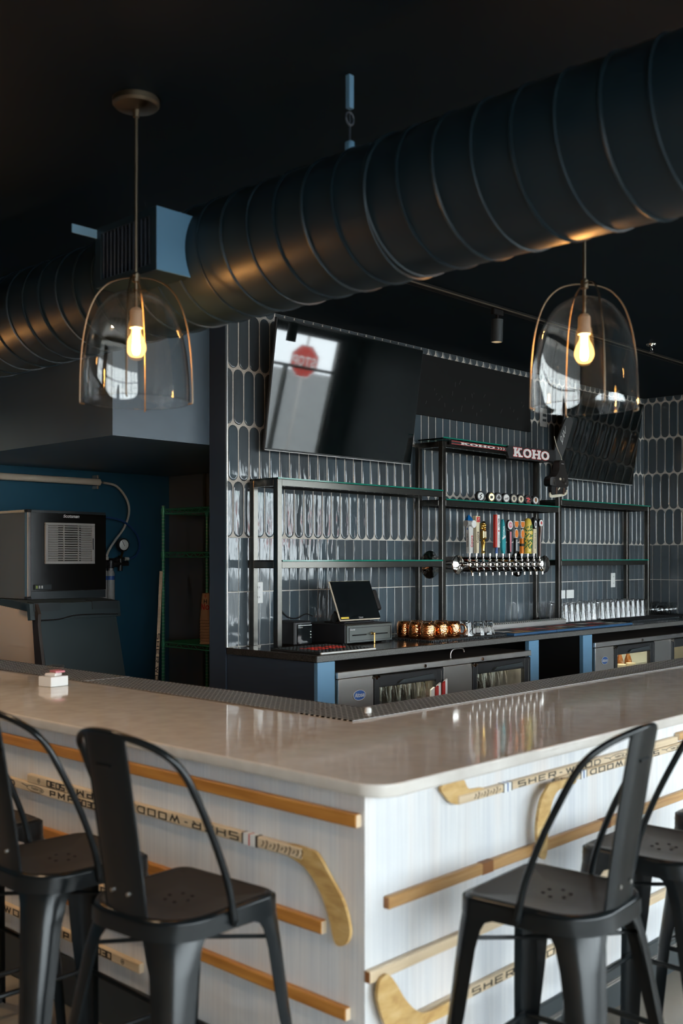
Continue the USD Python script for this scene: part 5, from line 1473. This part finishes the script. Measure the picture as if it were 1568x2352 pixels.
skate('black ice skate with a pale runner hanging nearest below the goal stick blade', (7.045, 4.360, 2.064), math.radians(4), 1)

t = Thing('bar_towel', 'crumpled red and white printed towel hanging on the first cooler door', 'towel', (5.05, 3.93, .74))
tw = []
for k, (dx, dz_, m_) in enumerate(((0, 0, 'ink_white'), (.035, .012, 'ink_red'), (.06, .022, 'ink_white'), (.10, .034, 'ink_red'), (.125, .040, 'ink_white'))):
    w_ = .033 if m_ == 'ink_white' else .022
    t.part('stripe', hull([(4.96 + dx + a, 3.955 - b - .012 * (k % 2), z) for a, b in ((0, 0), (w_, 0), (w_, .012), (0, .012)) for z in (.70, .80 + dz_ + a * .5)]), m_, world=True)

# ================================================================ THE ALCOVE ON THE LEFT
# ice maker: head on a sloping bin
iy, ix0, ix1 = 6.40, 3.668, 4.292
t = Thing('ice_machine', 'black fronted ice machine with a pale slatted grille', 'ice machine', (3.98, 6.7, 1.318))
t.part('case', rbox(ix0 + .004, ix1 - .004, iy + .02, 7.00, 1.318, 1.925, .004), 'charcoal_side', world=True)
arc = [(u, iy - .028 * math.cos((u - 3.98) / .312 * PI / 2)) for u in np.linspace(ix0 + .024, ix1, 13)]
t.part('front_panel', extrude(Polygon(arc + [(ix1, iy + .02), (ix0 + .024, iy + .02)]), .535).apply_translation((0, 0, 1.375)), 'black_gloss', world=True, smooth=40)
t.part('front_foot', extrude(Polygon(arc + [(ix1, iy + .02), (ix0 + .024, iy + .02)]), .052).apply_translation((0, .004, 1.320)), 'charcoal_plastic', world=True, smooth=40)
t.part('front_brow', extrude(Polygon(arc + [(ix1, iy + .02), (ix0 + .024, iy + .02)]), .018).apply_translation((0, .003, 1.9105)), 'charcoal_plastic', world=True, smooth=40)
t.part('corner_strip', rbox(ix0 - .006, ix0 + .022, iy - .012, iy + .03, 1.335, 1.915, .005), 'stainless', world=True)
t.part('corner_block', cat(rbox(ix0 - .008, ix0 + .024, iy - .013, iy + .03, 1.320, 1.335, .002), rbox(ix0 - .008, ix0 + .024, iy - .013, iy + .03, 1.915, 1.931, .002)), 'black_plastic', world=True)
t.part('top_trim', rbox(ix0 - .004, ix0 + .016, iy + .032, 6.99, 1.9105, 1.930, .003), 'porcelain', world=True)
gf = iy - .028
g = t.part('air_grille', cat(rbox(3.785, 4.178, gf - .010, gf + .01, 1.560, 1.580, .003), rbox(3.785, 4.178, gf - .010, gf + .01, 1.828, 1.845, .003), rbox(3.785, 3.805, gf - .010, gf + .01, 1.580, 1.828, .003), rbox(4.152, 4.178, gf - .010, gf + .01, 1.580, 1.828, .003)), 'grey_plastic', world=True)
t.part('filter_sheet', box(3.805, 4.152, gf + .003, gf + .006, 1.580, 1.828), 'filter_grey', g, world=True)
for k in range(15):
    z = 1.590 + .0162 * k
    t.part('slat', hull([(x, gf + a, z + b) for x in (3.806, 4.151) for a, b in ((-.008, -.003), (-.008, .002), (.001, .004), (.001, .008))]), 'grey_plastic', g, world=True)
for x in (3.925, 4.040):
    t.part('mullion', box(x, x + .006, gf - .009, gf, 1.581, 1.827), 'grey_plastic', g, world=True)
t.part('grille_catch', rbox(4.156, 4.164, gf - .013, gf - .010, 1.66, 1.74, .001), 'charcoal_plastic', g, world=True)
w = txt('Scotsman', .020, .0012, True)
t.part('lettering', place(w, FY, (3.925, iy - .0275, 1.882), shear=.22), 'ink_white', world=True)
b = t.part('control_panel', place(rbox(-.065, .065, -.017, .017, 0, .004, .001), FY, (3.775, iy - .018, 1.402), rot=0), 'charcoal_plastic', world=True)
for k in range(3):
    t.part('indicator', place(box(-.055 + .020 * k, -.043 + .020 * k, -.010, .010, .004, .005), FY, (3.775, iy - .018, 1.402)), ('lamp_green', 'ink_grey', 'ink_grey')[k], b, world=True)
t = Thing('ice_bin', 'big dark sloping ice bin with a lid under the ice machine', 'ice bin', (3.95, 6.5, 0))
prof = [(6.16, 1.185), (6.185, 1.300), (6.40, 1.316), (7.0, 1.316), (7.0, 0.12), (6.02, .12), (6.0, .60)]
side = extrude(Polygon([(y, z) for y, z in prof]), .60)
M = np.array([[0, 0, 1], [1, 0, 0], [0, 1, 0.0]])
t.part('bin_body', place(side, M, (3.618, 0, 0)), 'charcoal_bin', world=True, smooth=25)
t.part('steel_side', place(extrude(Polygon([(6.25, 1.24), (7.0, 1.30), (7.0, .12), (6.10, .12), (6.12, .60)]), .010), M, (3.606, 0, 0)), 'warm_steel', world=True)
lid = Polygon([(6.150, 1.195), (6.165, 1.300), (6.39, 1.3175), (6.39, 1.310), (6.20, 1.290), (6.185, 1.19)])
t.part('lid', place(extrude(lid, .70), M, (3.548, 0, 0)), 'charcoal_bin', world=True, smooth=25)
for x0, x1 in ((3.575, 3.77), (4.02, 4.225)):
    t.part('lid_hinge', hull([(x, y, z) for x in (x0, x1) for y, z in ((6.158, 1.250), (6.150, 1.250), (6.158, 1.304), (6.24, 1.312), (6.24, 1.306))]), 'charcoal_plastic', world=True)
t.part('lid_crease', tube(spline([(3.58, 6.150, 1.190), (3.75, 6.148, 1.192), (3.86, 6.150, 1.212), (4.0, 6.150, 1.216), (4.22, 6.150, 1.21)], 5), .005, 6), 'black_plastic', world=True)
t.part('side_flange', place(extrude(Polygon([(6.115, 1.235), (6.150, 1.30), (6.20, 1.30), (6.19, 1.20), (6.12, .60), (6.06, .12), (5.985, .12), (6.0, .60), (6.12, 1.16)]), .022), M, (3.582, 0, 0)), 'umber_plastic', world=True)
for x in (3.64, 4.19):
    t.part('foot', cyl((x, 6.9, 0), (x, 6.9, .12), .02, 12), 'chrome', world=True)
    t.part('foot', cyl((x, 6.1, 0), (x, 6.1, .12), .02, 12), 'chrome', world=True)

t = Thing('insulated_pipe', 'long foam wrapped pipe running along the teal wall', 'pipe', (3.0, 6.99, 2.19))
t.part('foam_sleeve', cyl((.5, 6.99, 2.195), (4.63, 6.99, 2.195), .026, 16), 'pipe_foam', world=True)
t.part('pipe_end', cyl((4.63, 6.99, 2.195), (4.665, 6.99, 2.195), .010, 10), 'stainless', world=True)
t.part('wall_clip', cat(rbox(4.600, 4.618, 6.975, 7.049, 2.222, 2.250, .003), rbox(4.600, 4.618, 6.975, 7.049, 2.140, 2.166, .003)), 'stainless', world=True)
hose = spline([(4.66, 6.99, 2.195), (4.78, 6.98, 2.17), (4.87, 6.97, 2.07), (4.885, 6.96, 1.96), (4.83, 6.95, 1.84), (4.74, 6.94, 1.74), (4.675, 6.93, 1.66), (4.655, 6.93, 1.6135)], 8)
solo('white_hose', tube(hose, .0095, 10), 'hose_white', 'pale flexible hose curling from the foam wrapped pipe to the filter', 'hose')
hb = spline([(4.42, 6.93, 1.925), (4.62, 6.93, 1.92), (4.80, 6.93, 1.895), (4.93, 6.93, 1.80), (4.965, 6.93, 1.70), (4.93, 6.93, 1.62), (4.8565, 6.925, 1.594)], 8)
solo('blue_hose', tube(hb, .008, 10), 'hose_blue', 'dark blue hose looping from the ice machine to the filter valve', 'hose')
t = Thing('water_filter', 'white water filter cartridges with a black manifold and a dial', 'water filter', (4.68, 6.94, 1.22))
for x in (4.635, 4.700):
    c = t.part('cartridge', lathe([(.0001, 0), (.028, .002), (.031, .012), (.031, .245), (.026, .262), (.020, .270), (.020, .285), (.0001, .286)], 20, (x, 6.94, 1.235)), 'grey_plastic', world=True)
    t.part('blue_band', lathe([(.0312, .195), (.0316, .196), (.0316, .225), (.0312, .226)], 20, (x, 6.94, 1.235)), 'ink_blue', c, world=True)
    t.part('head', lathe([(.0001, .284), (.026, .285), (.026, .345), (.016, .360), (.0001, .361)], 16, (x, 6.94, 1.235)), 'black_plastic', world=True)
t.part('manifold', cat(cyl((4.625, 6.94, 1.555), (4.86, 6.94, 1.555), .018, 14), cyl((4.79, 6.94, 1.50), (4.79, 6.94, 1.62), .017, 14), cyl((4.74, 6.94, 1.594), (4.85, 6.94, 1.594), .012, 12), rbox(4.62, 4.80, 6.95, 7.048, 1.53, 1.60, .004)), 'black_plastic', world=True)
t.part('hose_nut', cat(cyl((4.655, 6.93, 1.585), (4.655, 6.93, 1.612), .016, 10), cyl((4.825, 6.925, 1.594), (4.855, 6.925, 1.594), .015, 10)), 'hose_white', world=True)
d = t.part('gauge_case', place(cyl((0, 0, -.03), (0, 0, 0), .052, 24), FY, (4.785, 6.885, 1.705)), 'black_plastic', world=True)
t.part('gauge_face', place(cyl((0, 0, 0), (0, 0, .001), .042, 24), FY, (4.785, 6.885, 1.705)), 'paper', d, world=True)
t.part('needle', place(box(-.002, .002, -.012, .032, .001, .002), FY, (4.785, 6.885, 1.705), rot=.5), 'black_ink', d, world=True)
t.part('gauge_stem', cyl((4.785, 6.90, 1.655), (4.785, 6.93, 1.60), .009, 10), 'brass', world=True)

# green wire rack along the side wall
t = Thing('wire_rack', 'green coated wire shelving rack in the corner of the alcove', 'shelving', (5.08, 5.95, 0))
rx0, rx1, ry0, ry1 = 4.87, 5.30, 5.35, 6.49
for x in (rx0, rx1):
    for y in (ry0, ry1):
        p = t.part('post', cyl((x, y, 0), (x, y, 2.0), .0135, 12), 'green_wire', world=True)
        t.part('post_rings', cat(*[cyl((x, y, z), (x, y, z + .004), .0145, 10) for z in np.arange(.1, 2.0, .026)]), 'post_silver', p, world=True, kind='stuff')
for z in (0.30, .955, 1.640, 1.972):
    ws = []
    for x in (rx0, rx1):
        ws += [cyl((x, ry0, z), (x, ry1, z), .0045, 6), cyl((x, ry0, z - .032), (x, ry1, z - .032), .0045, 6)]
        n = 26
        ys = np.linspace(ry0 + .02, ry1 - .02, n)
        ws.append(tube([(x, yy_, z - (.0 if k % 2 else .032)) for k, yy_ in enumerate(ys)], .003, 5))
    for y in (ry0, ry1):
        ws += [cyl((rx0, y, z), (rx1, y, z), .0045, 6), cyl((rx0, y, z - .032), (rx1, y, z - .032), .0045, 6)]
        ws.append(tube([(xx, y, z - (.0 if k % 2 else .032)) for k, xx in enumerate(np.linspace(rx0 + .02, rx1 - .02, 11))], .003, 5))
    sh = t.part('shelf', cat(*ws), 'green_wire', world=True)
    t.part('deck_wires', cat(*[cyl((rx0, yy_, z + .006), (rx1, yy_, z + .006), .0022, 4) for yy_ in np.arange(ry0 + .02, ry1, .026)]), 'green_wire', sh, world=True, kind='stuff')
    for x in (rx0, rx1):
        for y in (ry0, ry1):
            t.part('corner_collar', cyl((x, y, z - .036), (x, y, z + .008), .018, 12), 'green_wire', sh, world=True)
solo('green_tag', rbox(4.90, 4.98, 5.93, 5.97, 1.9835, 2.045, .003), 'green_wire', 'small green plastic clip box on the top shelf of the wire rack', 'box')

cup = None
for k in range(9):
    p = (4.94, 6.05, .9635 + .022 * k)
    o = [(.052, 0), (.036, .20), (.0001, .201), (.0001, .198), (.034, .197), (.050, 0)]
    if k == 8:
        t = Thing('paper_cup', 'topmost kraft paper tub of the stack, with black and red lettering', 'paper tub', p, math.radians(38), 'paper tubs stacked on the wire rack')
        t.part('tub', lathe(o, 24, closed=True), 'kraft_paper')
        t.part('rim_roll', tube(np.stack([.0515 * np.cos(ring), .0515 * np.sin(ring), np.full(64, .003)], 1), .003, 6, True), 'kraft_paper')
        for s, z, h, mm, r in (('H', .125, .030, 'black_ink', .0445), ('No', .080, .042, 'ink_red', .0485), ('S', .172, .018, 'ink_red', .042)):
            w = txt(s, h, .0012, True)
            v = np.array(w.vertices)
            u = v[:, 0] - v[:, 0].mean()
            rr = np.interp(z + v[:, 1], [0, .2], [.052, .036]) + .0006 + v[:, 2]
            w.vertices = np.stack([rr * np.sin(u / r), -rr * np.cos(u / r), z + v[:, 1]], 1)
            t.part('lettering', turned(w, math.radians(-95)), mm)
    elif cup is None:
        cup = Thing('paper_cup', 'kraft paper tub at the bottom of the stack on the wire rack', 'paper tub', p, 0, 'paper tubs stacked on the wire rack')
        cup.part('tub', lathe([(.052, 0), (.050, .020), (.0001, .0205), (.0001, .0195), (.048, .019), (.050, 0)], 24, closed=True), 'kraft_paper')
        cup.part('rim_roll', tube(np.stack([.0515 * np.cos(ring), .0515 * np.sin(ring), np.full(64, .003)], 1), .003, 6, True), 'kraft_paper')
    else:
        cup.dup(p, 0, f'kraft paper tub, {ORD[k]} from the bottom of the stack on the wire rack')

t = Thing('hockey_stick', 'pale stick leaning upright against the green wire rack', 'hockey stick', (4.72, 6.33, 0))
q0, q1 = np.array([4.655, 6.33, .015]), np.array([4.80, 6.42, 1.50])
ax = (q1 - q0) / np.linalg.norm(q1 - q0)
rgt = np.cross(ax, [-.7, -.72, 0])
rgt /= np.linalg.norm(rgt)
nrm = np.cross(rgt, ax)
Fs = np.stack([rgt, ax, nrm], 1)
if np.linalg.det(Fs) < 0:
    Fs[:, 0] *= -1
t.part('shaft', place(rbox(-.012, .012, 0, np.linalg.norm(q1 - q0), 0, .02, .002), Fs, q0), 'pale_wood', world=True)
for word, at_ in (('SHER', .915), ('WOOD', .67)):
    g, w = square_text(word, 1.0, 1.02, .58, .2)
    m = place(extrude(g, .0006), np.eye(3), scale=(.21 / w, .018, 1), base=(.105, .009))
    t.part('lettering', place(m, Fs, q0 + Fs @ np.array([0, at_, .02]), rot=-PI / 2), 'black_ink', world=True)

# ---- seen only in the television: the street signs
t = Thing('stop_sign', 'red octagonal stop sign and green street sign on a post outside', 'road sign', (17.4, -9.0, -.14), math.radians(-137))
t.part('post', cyl((0, .03, 0), (0, .03, 3.55), .03, 12), 'stainless_brushed')
octo = Polygon([(.33 / math.cos(PI / 8) * math.cos(a), .38 / math.cos(PI / 8) * math.sin(a)) for a in np.arange(8) * PI / 4 + PI / 8])
t.part('plate', place(extrude(octo, .004), FY, (0, 0, 2.52)), 'ink_white')
t.part('red_face', place(extrude(octo.buffer(-.02), .002), FY, (0, -.004, 2.52)), 'stop_red')
w = txt('STOP', .21, .002, True)
w = place(w, scale=(.75, 1, 1))
t.part('lettering', place(w, FY, (0, -.006, 2.52), base=(w.bounds[1, 0] / 2, .105)), 'ink_white')
t.part('street_sign', rbox(-.50, .50, -.004, .004, 3.22, 3.46, .002), 'exit_green')
w = txt('EY LANE', .14, .002, True)
t.part('lettering', place(w, FY, (.02, -.0045, 3.275), base=(w.bounds[1, 0] / 2, 0)), 'ink_white')
